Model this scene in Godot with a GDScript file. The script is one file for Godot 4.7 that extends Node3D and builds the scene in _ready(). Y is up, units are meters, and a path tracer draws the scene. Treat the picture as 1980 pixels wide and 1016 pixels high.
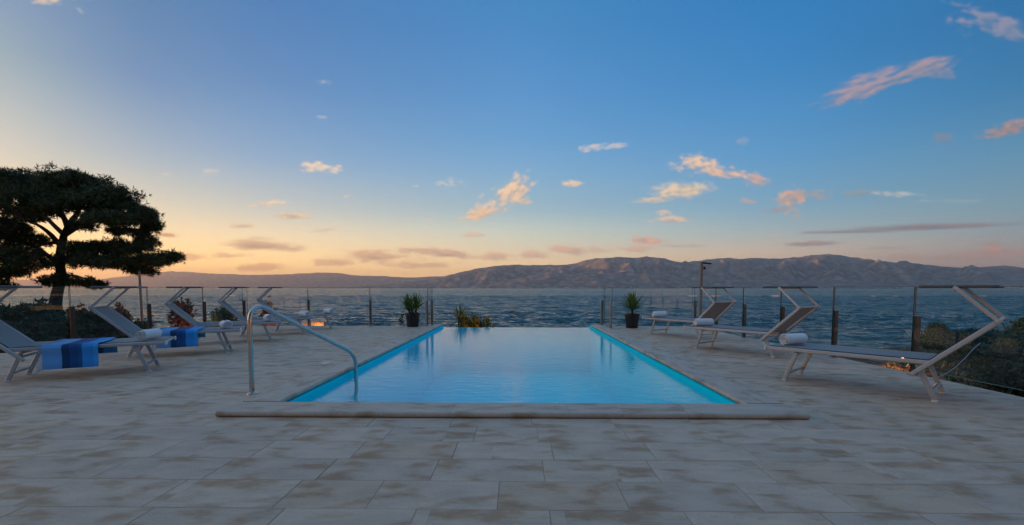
extends Node3D
# Dusk terrace with an infinity pool above a sea channel. x runs across the pool, -z out to sea, y up, metres.

const F := 860.0            # focal length in pixels of the 1980 wide photograph
const CX := 990.0
const HORIZON := 557.5
const EYE := 1.05
const PITCH := 3.5
const YAW := 0.9
const SEA := -4.2

var M := {}
var taken := {}
var cam_basis: Basis
var cy_px: float
var rng := RandomNumberGenerator.new()


# ------------------------------------------------------------------ mesh building
class MB:
	var v := PackedVector3Array()
	var n := PackedVector3Array()
	var uv := PackedVector2Array()
	var c := PackedColorArray()
	var col := Color(1, 1, 1)

	func tri(a: Vector3, b: Vector3, d: Vector3, na: Vector3, nb: Vector3, nd: Vector3, ua := Vector2.ZERO, ub := Vector2.ZERO, ud := Vector2.ZERO) -> void:
		if (b - a).cross(d - a).dot(na + nb + nd) > 0.0:
			v.append_array(PackedVector3Array([a, d, b]))
			n.append_array(PackedVector3Array([na, nd, nb]))
			uv.append_array(PackedVector2Array([ua, ud, ub]))
		else:
			v.append_array(PackedVector3Array([a, b, d]))
			n.append_array(PackedVector3Array([na, nb, nd]))
			uv.append_array(PackedVector2Array([ua, ub, ud]))
		c.append_array(PackedColorArray([col, col, col]))

	func quad(a: Vector3, b: Vector3, d: Vector3, e: Vector3, nn: Vector3, u0 := Vector2.ZERO, u1 := Vector2.RIGHT, u2 := Vector2.ONE, u3 := Vector2.DOWN) -> void:
		tri(a, b, d, nn, nn, nn, u0, u1, u2)
		tri(a, d, e, nn, nn, nn, u0, u2, u3)

	func quadn(a: Vector3, b: Vector3, d: Vector3, e: Vector3, na: Vector3, nb: Vector3, nd: Vector3, ne: Vector3) -> void:
		tri(a, b, d, na, nb, nd)
		tri(a, d, e, na, nd, ne)

	# a box with chamfered edges, placed by t
	func box(t: Transform3D, size: Vector3, bev := 0.003) -> void:
		var h := size * 0.5
		bev = minf(bev, minf(h.x, minf(h.y, h.z)) * 0.9)
		var k := h - Vector3.ONE * bev
		for ax in 3:
			var a1 := (ax + 1) % 3
			var a2 := (ax + 2) % 3
			for s in [-1.0, 1.0]:
				var p := []
				for q in [[-1.0, -1.0], [1.0, -1.0], [1.0, 1.0], [-1.0, 1.0]]:
					var w := Vector3.ZERO
					w[ax] = h[ax] * s
					w[a1] = k[a1] * q[0]
					w[a2] = k[a2] * q[1]
					p.append(t * w)
				var nn := Vector3.ZERO
				nn[ax] = s
				quad(p[0], p[1], p[2], p[3], (t.basis * nn).normalized())
			for s1 in [-1.0, 1.0]:
				for s2 in [-1.0, 1.0]:
					var e := []
					for q in [[1, -1.0], [1, 1.0], [2, 1.0], [2, -1.0]]:
						var w := Vector3.ZERO
						w[a1] = (h[a1] if q[0] == 1 else k[a1]) * s1
						w[a2] = (k[a2] if q[0] == 1 else h[a2]) * s2
						w[ax] = k[ax] * q[1]
						e.append(t * w)
					var nn := Vector3.ZERO
					nn[a1] = s1
					nn[a2] = s2
					quad(e[0], e[1], e[2], e[3], (t.basis * nn).normalized())
		for sx in [-1.0, 1.0]:
			for sy in [-1.0, 1.0]:
				for sz in [-1.0, 1.0]:
					var nn := (t.basis * Vector3(sx, sy, sz)).normalized()
					tri(t * Vector3(h.x * sx, k.y * sy, k.z * sz), t * Vector3(k.x * sx, h.y * sy, k.z * sz), t * Vector3(k.x * sx, k.y * sy, h.z * sz), nn, nn, nn)

	# a bar of rectangular section from a to b; wide lies along side
	func bar(a: Vector3, b: Vector3, wide: float, thick: float, side: Vector3, bev := 0.004) -> void:
		var x := (b - a).normalized()
		var z := (side - x * side.dot(x)).normalized()
		var y := z.cross(x)
		box(Transform3D(Basis(x, y, z), (a + b) * 0.5), Vector3(a.distance_to(b), thick, wide), bev)

	# a round tube along points, radius given for each
	func tube(p: Array, r: Array, seg := 10, cap := true) -> void:
		var rings := []
		var norms := []
		var up := Vector3.UP
		var prev := Vector3.ZERO
		for i in p.size():
			var t: Vector3 = (p[mini(i + 1, p.size() - 1)] - p[maxi(i - 1, 0)]).normalized()
			var side := Vector3.ZERO
			if i == 0:
				side = t.cross(Vector3.UP if absf(t.y) < 0.9 else Vector3.RIGHT).normalized()
			else:
				side = (prev - t * prev.dot(t)).normalized()
			prev = side
			up = side.cross(t)
			var ring := []
			var nr := []
			for k in seg:
				var a := TAU * k / seg
				var d := side * cos(a) + up * sin(a)
				ring.append(p[i] + d * r[i])
				nr.append(d)
			rings.append(ring)
			norms.append(nr)
		for i in p.size() - 1:
			for k in seg:
				var k2 := (k + 1) % seg
				quadn(rings[i][k], rings[i][k2], rings[i + 1][k2], rings[i + 1][k], norms[i][k], norms[i][k2], norms[i + 1][k2], norms[i + 1][k])
		if cap:
			for e in [0, p.size() - 1]:
				var nn: Vector3 = (p[0] - p[1]).normalized() if e == 0 else (p[e] - p[e - 1]).normalized()
				for k in seg:
					tri(p[e], rings[e][k], rings[e][(k + 1) % seg], nn, nn, nn)

	# a solid of revolution round y; profile of [radius, height]
	func lathe(t: Transform3D, prof: Array, seg := 20) -> void:
		for i in prof.size() - 1:
			var a: Array = prof[i]
			var b: Array = prof[i + 1]
			var nr := Vector2(b[1] - a[1], a[0] - b[0]).normalized()
			for k in seg:
				var a0 := TAU * k / seg
				var a1 := TAU * (k + 1) / seg
				var d0 := Vector3(cos(a0), 0, sin(a0))
				var d1 := Vector3(cos(a1), 0, sin(a1))
				var n0 := (t.basis * (d0 * nr.x + Vector3.UP * nr.y)).normalized()
				var n1 := (t.basis * (d1 * nr.x + Vector3.UP * nr.y)).normalized()
				var up: float = a[1]
				var dn: float = b[1]
				if a[0] > 0.0:
					tri(t * (d0 * a[0] + Vector3.UP * up), t * (d1 * a[0] + Vector3.UP * up), t * (d1 * b[0] + Vector3.UP * dn), n0, n1, n1)
				if b[0] > 0.0:
					tri(t * (d0 * a[0] + Vector3.UP * up), t * (d1 * b[0] + Vector3.UP * dn), t * (d0 * b[0] + Vector3.UP * dn), n0, n1, n0)

	func done() -> ArrayMesh:
		var arr := []
		arr.resize(Mesh.ARRAY_MAX)
		arr[Mesh.ARRAY_VERTEX] = v
		arr[Mesh.ARRAY_NORMAL] = n
		arr[Mesh.ARRAY_TEX_UV] = uv
		arr[Mesh.ARRAY_COLOR] = c
		var m := ArrayMesh.new()
		m.add_surface_from_arrays(Mesh.PRIMITIVE_TRIANGLES, arr)
		return m


# indexed height field: xs and zs rising, f(x, z) gives the height
func add_field(acc: Dictionary, xs: PackedFloat32Array, zs: PackedFloat32Array, f: Callable) -> void:
	var nx := xs.size()
	var nz := zs.size()
	var base: int = acc.v.size()
	var hs := PackedFloat32Array()
	hs.resize(nx * nz)
	for j in nz:
		for i in nx:
			hs[j * nx + i] = f.call(xs[i], zs[j])
	for j in nz:
		for i in nx:
			var i0 := maxi(i - 1, 0)
			var i1 := mini(i + 1, nx - 1)
			var j0 := maxi(j - 1, 0)
			var j1 := mini(j + 1, nz - 1)
			acc.v.append(Vector3(xs[i], hs[j * nx + i], zs[j]))
			acc.n.append(Vector3(-(hs[j * nx + i1] - hs[j * nx + i0]) / (xs[i1] - xs[i0]), 1.0, -(hs[j1 * nx + i] - hs[j0 * nx + i]) / (zs[j1] - zs[j0])).normalized())
	for j in nz - 1:
		for i in nx - 1:
			var a := base + j * nx + i
			acc.i.append_array(PackedInt32Array([a, a + 1, a + nx + 1, a, a + nx + 1, a + nx]))


func field_mesh(acc: Dictionary) -> ArrayMesh:
	var arr := []
	arr.resize(Mesh.ARRAY_MAX)
	arr[Mesh.ARRAY_VERTEX] = acc.v
	arr[Mesh.ARRAY_NORMAL] = acc.n
	arr[Mesh.ARRAY_INDEX] = acc.i
	var m := ArrayMesh.new()
	m.add_surface_from_arrays(Mesh.PRIMITIVE_TRIANGLES, arr)
	return m


func new_acc() -> Dictionary:
	return {"v": PackedVector3Array(), "n": PackedVector3Array(), "i": PackedInt32Array()}


func span(a: float, b: float, step: float) -> PackedFloat32Array:
	var out := PackedFloat32Array()
	var n := int(round((b - a) / step))
	for k in n + 1:
		out.append(a + (b - a) * k / n)
	return out


# ------------------------------------------------------------------ naming
func numbered(called: String) -> String:
	var k: int = taken.get(called, -1) + 1
	taken[called] = k
	return called if k == 0 else "%s_%03d" % [called, k]


func tag(o: Node3D, label: String, category: String, group := "") -> Node3D:
	o.set_meta("label", label)
	o.set_meta("category", category)
	if group:
		o.set_meta("group", group)
	return o


func thing(called: String, label: String, category: String, at := Vector3.ZERO, turn := 0.0, group := "") -> Node3D:
	var o := Node3D.new()
	o.name = numbered(called)
	add_child(o)
	o.position = at
	o.rotation.y = turn
	return tag(o, label, category, group)


func part(called: String, m: Mesh, mat: Material, parent: Node3D) -> MeshInstance3D:
	var o := MeshInstance3D.new()
	o.name = called
	o.mesh = m
	o.material_override = mat
	parent.add_child(o, true)
	return o


func structure(called: String, m: Mesh, mat: Material) -> MeshInstance3D:
	var o := part(numbered(called), m, mat, self)
	o.set_meta("kind", "structure")
	return o


# ------------------------------------------------------------------ photograph pixels to directions and places
func ray(px: float, py: float) -> Vector3:
	return cam_basis * Vector3((px - CX) / F, (cy_px - py) / F, -1.0)


func on_level(px: float, py: float, h := 0.0) -> Vector3:
	var d := ray(px, py)
	return Vector3(0, EYE, 0) + d * ((h - EYE) / d.y)


func on_depth(px: float, py: float, z: float) -> Vector3:
	var d := ray(px, py)
	return Vector3(0, EYE, 0) + d * (z / d.z)


# ------------------------------------------------------------------ materials
func mat(called: String, c: Color, rough := 0.8, metal := 0.0) -> StandardMaterial3D:
	var m := StandardMaterial3D.new()
	m.resource_name = called
	m.albedo_color = c.linear_to_srgb()
	m.roughness = rough
	m.metallic = metal
	M[called] = m
	return m


func noise(freq: float, kind := FastNoiseLite.TYPE_SIMPLEX_SMOOTH, oct := 4, sd := 1) -> FastNoiseLite:
	var f := FastNoiseLite.new()
	f.noise_type = kind
	f.seed = sd
	f.frequency = freq
	f.fractal_octaves = oct
	return f


func noise_tex(freq: float, size := 512, oct := 4, sd := 1, ramp: Gradient = null, kind := FastNoiseLite.TYPE_SIMPLEX_SMOOTH) -> NoiseTexture2D:
	var t := NoiseTexture2D.new()
	t.width = size
	t.height = size
	t.seamless = true
	t.seamless_blend_skirt = 0.25
	t.noise = noise(freq, kind, oct, sd)
	if ramp:
		t.color_ramp = ramp
	return t


func ramp(stops: Array) -> Gradient:
	var g := Gradient.new()
	var o := PackedFloat32Array()
	var c := PackedColorArray()
	for s in stops:
		o.append(s[0])
		c.append((s[1] as Color).linear_to_srgb())
	g.offsets = o
	g.colors = c
	return g


func relief(m: StandardMaterial3D, t: Texture2D, cm: float) -> void:
	m.heightmap_enabled = true
	m.heightmap_texture = t
	m.heightmap_scale = cm


func world_map(m: StandardMaterial3D, metres: float) -> void:
	m.uv1_triplanar = true
	m.uv1_world_triplanar = true
	m.uv1_scale = Vector3.ONE / metres


# stone of the paving: pale beige limestone with veins, brown clouds and pits
func stone_texture() -> ImageTexture:
	var w := 1024
	var im := Image.create(w, w, false, Image.FORMAT_RGB8)
	var big := noise(0.0042, FastNoiseLite.TYPE_SIMPLEX_SMOOTH, 5, 11)
	var brown := noise(0.0034, FastNoiseLite.TYPE_SIMPLEX_SMOOTH, 5, 23)
	var vein := noise(0.012, FastNoiseLite.TYPE_SIMPLEX_SMOOTH, 4, 5)
	var pit := noise(0.42, FastNoiseLite.TYPE_SIMPLEX, 2, 8)
	var fine := noise(0.16, FastNoiseLite.TYPE_SIMPLEX, 3, 7)
	for y in w:
		for x in w:
			var a := big.get_noise_2d(x, y * 2.2)
			var b := smoothstep(-0.04, 0.60, brown.get_noise_2d(x, y * 2.0))
			var g := fine.get_noise_2d(x, y)
			var v := vein.get_noise_2d(x, y * 3.0)
			var l := 0.98 + 0.15 * a + 0.20 * g + 0.16 * pit.get_noise_2d(x, y)
			if absf(v) < 0.03 and a < 0.1:
				l *= 0.86
			if g > 0.5:
				l *= 0.66
			var c := Color(0.66, 0.495, 0.365).lerp(Color(0.49, 0.305, 0.175), b) * l
			im.set_pixel(x, y, Color(clampf(c.r, 0, 1), clampf(c.g, 0, 1), clampf(c.b, 0, 1)).linear_to_srgb())
	return ImageTexture.create_from_image(im)


func make_materials() -> void:
	var st := stone_texture()
	var grain := noise_tex(0.05, 512, 4, 9)
	var k := 0
	for tint in [Color(1, 1, 1), Color(0.93, 0.935, 0.95), Color(1.04, 1.03, 1.03), Color(0.96, 0.92, 0.87)]:
		var m := mat("stone_%d" % k, tint, 0.62)
		m.albedo_color = Color(tint.r, tint.g, tint.b).linear_to_srgb()
		m.albedo_texture = st
		m.metallic_specular = 0.4
		relief(m, grain, 0.12)
		k += 1
	var co := mat("coping_stone", Color(0.88, 0.90, 0.94), 0.5)
	co.albedo_texture = st
	co.uv1_scale = Vector3(0.6, 0.6, 0.6)
	relief(co, grain, 0.08)
	mat("grout", Color(0.40, 0.30, 0.215), 0.95)
	var wl := mat("rendered_wall", Color(0.42, 0.39, 0.35), 0.9)
	relief(wl, grain, 0.3)
	world_map(wl, 1.0)
	# pool
	var lin := mat("pool_liner", Color(0.004, 0.80, 0.92), 0.55)
	lin.metallic_specular = 0.12
	lin.albedo_texture = noise_tex(0.012, 256, 3, 31, ramp([[0.0, Color(0.9, 0.94, 0.96)], [1.0, Color(1, 1, 1)]]))
	world_map(lin, 1.2)
	mat("pool_step", Color(0.52, 0.62, 0.60), 0.6)
	var pw := mat("pool_water", Color(0.0, 0.62, 0.85), 0.0)
	pw.transparency = BaseMaterial3D.TRANSPARENCY_ALPHA
	pw.albedo_color.a = 0.03
	pw.metallic_specular = 0.41
	relief(pw, noise_tex(0.012, 1024, 3, 41), 0.23)
	world_map(pw, 2.6)
	pw.uv1_scale = Vector3(1 / 3.4, 1 / 2.6, 1 / 1.7)
	# sea
	var sw := mat("sea_water", Color(0.007, 0.055, 0.060), 0.11)
	sw.metallic_specular = 0.30
	var rip := noise_tex(0.010, 1024, 5, 51)
	rip.as_normal_map = true
	rip.bump_strength = 30.0
	sw.normal_enabled = true
	sw.normal_texture = rip
	sw.normal_scale = 1.0
	world_map(sw, 9.0)
	sw.uv1_scale = Vector3(1 / 22.0, 1 / 20.0, 1 / 13.0)
	var sf := sw.duplicate() as StandardMaterial3D
	sf.resource_name = "open_sea"
	sf.roughness = 0.24
	M["open_sea"] = sf
	# metal, plastic, fabric
	var al := mat("aluminium", Color(0.46, 0.465, 0.47), 0.36, 0.4)
	al.metallic_specular = 0.5
	mat("canopy_frame", Color(0.10, 0.095, 0.09), 0.5)
	mat("white_plastic", Color(0.72, 0.73, 0.74), 0.45)
	mat("dark_plastic", Color(0.03, 0.03, 0.032), 0.5)
	var weave := noise_tex(0.35, 256, 2, 3)
	var sl := mat("sling", Color(0.29, 0.285, 0.28), 0.85)
	relief(sl, weave, 0.05)
	world_map(sl, 0.12)
	var cf := mat("canopy_fabric", Color(0.42, 0.43, 0.44), 0.85)
	relief(cf, weave, 0.05)
	world_map(cf, 0.12)
	var tw := mat("terry", Color(0.92, 0.93, 0.94), 0.95)
	relief(tw, noise_tex(0.22, 256, 3, 61), 0.5)
	world_map(tw, 0.16)
	tw.rim_enabled = true
	tw.rim = 0.5
	var bl := mat("blanket_cloth", Color(1, 1, 1), 0.95)
	bl.vertex_color_use_as_albedo = true
	relief(bl, weave, 0.12)
	world_map(bl, 0.1)
	mat("steel", Color(0.55, 0.55, 0.54), 0.16, 1.0)
	mat("post_metal", Color(0.085, 0.065, 0.056), 0.3, 0.7)
	mat("post_steel", Color(0.34, 0.33, 0.32), 0.3, 0.9)
	var gl := mat("glass", Color(0.05, 0.16, 0.16), 0.0)
	gl.transparency = BaseMaterial3D.TRANSPARENCY_ALPHA
	gl.albedo_color.a = 0.03
	gl.metallic_specular = 0.34
	mat("glass_edge", Color(0.02, 0.055, 0.055), 0.2)
	# plants and ground
	var soil := mat("soil", Color(1, 1, 1), 0.95)
	soil.albedo_texture = noise_tex(0.02, 512, 5, 71, ramp([[0.25, Color(0.045, 0.035, 0.022)], [0.55, Color(0.10, 0.075, 0.045)], [0.8, Color(0.16, 0.13, 0.09)]]))
	world_map(soil, 2.4)
	relief(soil, noise_tex(0.06, 512, 4, 72), 6.0)
	var bark := mat("bark", Color(1, 1, 1), 0.95)
	bark.albedo_texture = noise_tex(0.03, 256, 4, 73, ramp([[0.3, Color(0.02, 0.015, 0.011)], [0.7, Color(0.065, 0.047, 0.033)]]))
	world_map(bark, 0.7)
	relief(bark, noise_tex(0.05, 256, 4, 74), 4.0)
	for d in [["pine_needles", Color(0.045, 0.070, 0.022)], ["dark_leaves", Color(0.032, 0.055, 0.022)], ["olive_leaves", Color(0.072, 0.105, 0.030)], ["rust_leaves", Color(0.20, 0.085, 0.032)], ["yucca_leaves", Color(0.13, 0.20, 0.035)], ["yellow_leaves", Color(0.17, 0.165, 0.035)]]:
		var m := mat(d[0], d[1], 0.6)
		m.vertex_color_use_as_albedo = true
		m.backlight_enabled = true
		m.backlight = Color(0.45, 0.45, 0.35)
	mat("black_pot", Color(0.012, 0.013, 0.015), 0.45)
	mat("pale_block", Color(0.40, 0.36, 0.27), 0.9)
	relief(M.pale_block, grain, 0.6)
	world_map(M.pale_block, 0.6)
	var hl := mat("hill_ground", Color(1, 1, 1), 1.0)
	hl.albedo_texture = noise_tex(0.016, 1024, 6, 81, ramp([[0.25, Color(0.15, 0.13, 0.115)], [0.45, Color(0.22, 0.185, 0.165)], [0.62, Color(0.36, 0.295, 0.255)], [0.82, Color(0.54, 0.45, 0.39)]]))
	hl.metallic_specular = 0.1
	world_map(hl, 5200.0)
	mat("town_wall", Color(0.72, 0.62, 0.54), 0.9)
	mat("lamp_metal", Color(0.22, 0.20, 0.17), 0.5, 0.3)


# ------------------------------------------------------------------ sky
# colours by azimuth (0 = out to sea, minus = towards the sunset): [elevation, sRGB]
const SKY := {  # overhead rows and unseen sunset columns raised to add fill light
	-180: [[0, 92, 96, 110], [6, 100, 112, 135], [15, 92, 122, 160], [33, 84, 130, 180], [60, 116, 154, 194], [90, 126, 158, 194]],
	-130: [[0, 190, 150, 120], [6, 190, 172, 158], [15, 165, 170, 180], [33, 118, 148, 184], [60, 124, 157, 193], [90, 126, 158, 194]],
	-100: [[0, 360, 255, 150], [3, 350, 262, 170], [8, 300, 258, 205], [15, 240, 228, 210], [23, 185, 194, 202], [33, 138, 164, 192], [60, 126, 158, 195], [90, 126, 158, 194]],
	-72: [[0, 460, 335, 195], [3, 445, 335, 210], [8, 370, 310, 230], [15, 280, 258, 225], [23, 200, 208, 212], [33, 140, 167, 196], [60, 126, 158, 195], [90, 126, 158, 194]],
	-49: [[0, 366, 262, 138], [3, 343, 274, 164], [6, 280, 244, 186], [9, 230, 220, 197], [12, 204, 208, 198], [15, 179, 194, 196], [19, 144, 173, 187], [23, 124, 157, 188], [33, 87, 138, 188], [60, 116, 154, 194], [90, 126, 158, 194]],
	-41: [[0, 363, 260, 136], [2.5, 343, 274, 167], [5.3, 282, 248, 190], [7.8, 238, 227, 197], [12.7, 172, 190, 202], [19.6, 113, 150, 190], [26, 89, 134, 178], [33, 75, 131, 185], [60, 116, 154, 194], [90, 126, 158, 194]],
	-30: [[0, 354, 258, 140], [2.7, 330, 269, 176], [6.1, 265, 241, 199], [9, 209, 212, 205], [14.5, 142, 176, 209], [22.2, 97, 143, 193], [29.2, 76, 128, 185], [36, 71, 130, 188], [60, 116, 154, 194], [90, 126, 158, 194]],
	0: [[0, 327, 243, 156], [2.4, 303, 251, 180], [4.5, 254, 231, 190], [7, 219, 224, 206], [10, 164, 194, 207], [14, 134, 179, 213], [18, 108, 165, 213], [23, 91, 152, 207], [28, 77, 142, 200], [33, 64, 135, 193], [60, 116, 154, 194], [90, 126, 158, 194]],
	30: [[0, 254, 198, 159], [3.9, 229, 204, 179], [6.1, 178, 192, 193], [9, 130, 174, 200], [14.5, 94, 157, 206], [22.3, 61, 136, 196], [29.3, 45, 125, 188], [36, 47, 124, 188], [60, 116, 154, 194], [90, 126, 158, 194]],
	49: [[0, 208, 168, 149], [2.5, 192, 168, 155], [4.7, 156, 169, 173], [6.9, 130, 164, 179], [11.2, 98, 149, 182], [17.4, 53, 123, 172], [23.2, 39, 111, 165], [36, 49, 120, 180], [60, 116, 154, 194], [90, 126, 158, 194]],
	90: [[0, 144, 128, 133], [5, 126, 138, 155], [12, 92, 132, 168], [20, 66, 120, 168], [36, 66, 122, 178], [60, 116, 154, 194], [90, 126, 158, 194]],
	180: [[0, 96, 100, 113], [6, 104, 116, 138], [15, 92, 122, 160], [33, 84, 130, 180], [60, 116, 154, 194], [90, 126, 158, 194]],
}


func lin(v: float) -> float:
	v /= 255.0
	return v / 12.92 if v <= 0.04045 else pow((v + 0.055) / 1.055, 2.4)


func sky_column(rows: Array, el: float) -> Vector3:
	var a: Array = rows[0]
	for r in rows:
		if el <= r[0]:
			if r[0] == a[0]:
				return Vector3(lin(r[1]), lin(r[2]), lin(r[3]))
			var t: float = (el - a[0]) / (r[0] - a[0])
			return Vector3(lin(lerpf(a[1], r[1], t)), lin(lerpf(a[2], r[2], t)), lin(lerpf(a[3], r[3], t)))
		a = r
	return Vector3(lin(a[1]), lin(a[2]), lin(a[3]))


func sky_at(az: float, el: float) -> Vector3:
	var keys := SKY.keys()
	for i in keys.size() - 1:
		if az <= keys[i + 1]:
			var t: float = (az - keys[i]) / float(keys[i + 1] - keys[i])
			return sky_column(SKY[keys[i]], el).lerp(sky_column(SKY[keys[i + 1]], el), t)
	return sky_column(SKY[180], el)


# clouds: [centre px, centre py, half length, half height, tilt degrees, lit rgb, shade rgb, density, raggedness]
const CLOUDS := [
	[1712, 158, 150, 20, -18, [198, 160, 152], [104, 132, 162], 0.72, 0.9], [1810, 142, 45, 13, 5, [160, 146, 154], [100, 132, 164], 0.5, 1.0],
	[1925, 52, 82, 24, 14, [170, 158, 168], [98, 128, 160], 0.62, 1.0], [1952, 250, 55, 13, -14, [192, 148, 132], [130, 128, 136], 0.85, 0.7], [1822, 270, 18, 12, 0, [150, 140, 138], [110, 138, 160], 0.5, 1.0],
	[1345, 320, 42, 17, 0, [246, 206, 172], [196, 180, 178], 1.0, 0.9], [1398, 334, 42, 11, 6, [240, 198, 168], [184, 170, 172], 1.0, 0.9], [1318, 370, 62, 17, -4, [242, 214, 178], [196, 184, 176], 1.0, 0.45], [1262, 388, 42, 6, -3, [232, 208, 176], [190, 182, 178], 0.9, 0.5],
	[1300, 426, 42, 7, 0, [246, 210, 176], [190, 176, 168], 0.9, 0.6], [1282, 413, 14, 5, 0, [246, 210, 176], [200, 186, 176], 0.8, 0.9], [1470, 350, 26, 13, 10, [232, 178, 150], [170, 164, 168], 0.8, 1.1], [1532, 392, 24, 24, 0, [240, 182, 144], [176, 158, 152], 0.85, 1.1], [1545, 380, 48, 10, -6, [196, 166, 154], [150, 156, 166], 0.7, 1.1], [1500, 408, 34, 6, -8, [182, 158, 150], [150, 152, 160], 0.6, 1.0],
	[1436, 272, 11, 7, 0, [176, 172, 182], [128, 164, 200], 0.6, 1.1], [1412, 386, 8, 5, 0, [220, 180, 160], [170, 165, 170], 0.6, 1.0], [1445, 390, 16, 6, 10, [214, 176, 156], [168, 165, 170], 0.6, 1.0], [1670, 374, 36, 9, -8, [164, 160, 160], [134, 150, 164], 0.6, 0.9], [1735, 376, 46, 5, 3, [206, 206, 200], [160, 174, 182], 0.7, 0.8], [1840, 389, 60, 3, 0, [186, 196, 196], [150, 172, 182], 0.4, 0.8],
	[984, 376, 50, 24, -34, [252, 214, 178], [214, 186, 164], 1.0, 1.0], [938, 412, 42, 15, -14, [252, 210, 170], [212, 182, 160], 0.95, 1.0], [1010, 388, 16, 9, 0, [250, 208, 172], [212, 186, 166], 0.8, 1.0], [1168, 285, 48, 8, -6, [222, 206, 196], [160, 186, 210], 0.75, 1.2], [1110, 355, 19, 7, 0, [246, 212, 178], [206, 190, 180], 0.9, 0.8], [872, 360, 24, 11, 14, [218, 214, 206], [170, 194, 212], 0.6, 1.3],
	[612, 322, 40, 11, 6, [252, 222, 190], [196, 196, 200], 0.95, 1.1], [405, 334, 17, 7, -8, [226, 216, 206], [190, 198, 204], 0.6, 1.2], [320, 338, 14, 4, 8, [236, 216, 196], [200, 200, 200], 0.6, 1.0], [622, 160, 20, 5, 3, [186, 188, 200], [130, 160, 200], 0.6, 1.3], [624, 228, 10, 3.5, 12, [190, 196, 206], [140, 168, 204], 0.6, 1.0], [92, 2, 26, 8, 0, [226, 200, 178], [160, 170, 184], 0.9, 1.0], [153, 19, 8, 4, 40, [176, 184, 190], [140, 160, 184], 0.6, 1.0],
	[512, 395, 36, 6, -2, [252, 224, 190], [214, 198, 184], 0.9, 0.9], [560, 418, 38, 7, 3, [250, 216, 176], [198, 176, 160], 0.95, 0.6], [470, 438, 24, 5, 0, [246, 206, 166], [204, 178, 156], 0.85, 0.7], [626, 445, 30, 4.5, -6, [250, 220, 186], [216, 198, 178], 0.8, 0.8], [500, 461, 26, 4, 0, [250, 216, 176], [220, 194, 166], 0.6, 0.8], [676, 381, 10, 3, 0, [240, 210, 186], [190, 194, 200], 0.6, 1.0], [800, 360, 8, 3, 0, [238, 214, 194], [190, 200, 206], 0.6, 1.0], [916, 455, 24, 4, 0, [244, 206, 176], [216, 196, 176], 0.7, 0.8], [832, 427, 9, 4, -30, [238, 206, 180], [206, 200, 192], 0.5, 1.0],
	[505, 476, 84, 11, 3, [236, 190, 150], [184, 152, 130], 0.95, 0.55], [315, 455, 36, 6, 4, [222, 172, 128], [196, 154, 122], 0.85, 0.6], [445, 495, 40, 6, 0, [250, 200, 150], [236, 182, 136], 0.6, 0.8], [370, 498, 50, 7, 0, [252, 196, 138], [240, 182, 128], 0.6, 0.8], [500, 518, 60, 8, -4, [246, 180, 122], [238, 176, 124], 0.55, 0.8],
	[725, 498, 76, 13, 0, [250, 200, 154], [216, 168, 138], 0.85, 0.8], [815, 485, 50, 7, 2, [250, 206, 164], [198, 160, 142], 0.9, 0.8], [868, 492, 62, 8, 2, [244, 196, 158], [200, 162, 146], 0.85, 0.9], [640, 508, 50, 8, 0, [252, 198, 148], [236, 182, 138], 0.6, 0.8], [800, 512, 90, 8, 0, [246, 192, 148], [228, 176, 140], 0.6, 0.8], [970, 498, 40, 9, 0, [246, 198, 164], [220, 178, 152], 0.7, 0.9], [1035, 494, 34, 9, 0, [248, 200, 168], [216, 178, 158], 0.75, 0.9], [1100, 484, 40, 9, 2, [246, 196, 164], [206, 174, 158], 0.75, 0.9], [1255, 465, 46, 7, 3, [244, 190, 162], [196, 168, 160], 0.8, 0.9], [1225, 482, 40, 8, 0, [246, 194, 164], [206, 174, 158], 0.7, 0.9], [1320, 476, 50, 3, 0, [206, 184, 170], [180, 176, 176], 0.6, 0.8], [1155, 484, 26, 8, 0, [246, 198, 166], [208, 178, 162], 0.6, 0.9],
	[1800, 440, 200, 7, -2, [158, 140, 142], [124, 126, 140], 0.95, 0.35], [1640, 449, 110, 4, -1, [160, 148, 150], [136, 140, 150], 0.8, 0.4], [1572, 472, 64, 5, -2, [186, 158, 150], [150, 146, 152], 0.85, 0.6], [1930, 487, 70, 8, -3, [218, 162, 138], [180, 150, 146], 0.7, 0.8], [1914, 471, 22, 4, 0, [208, 160, 142], [170, 154, 152], 0.7, 0.8], [1840, 498, 130, 8, 0, [206, 164, 144], [186, 160, 150], 0.5, 0.8], [1500, 456, 22, 3, 0, [216, 196, 178], [190, 186, 184], 0.6, 0.8], [1720, 480, 40, 3, 0, [196, 170, 156], [170, 160, 160], 0.5, 0.8],
]


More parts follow.
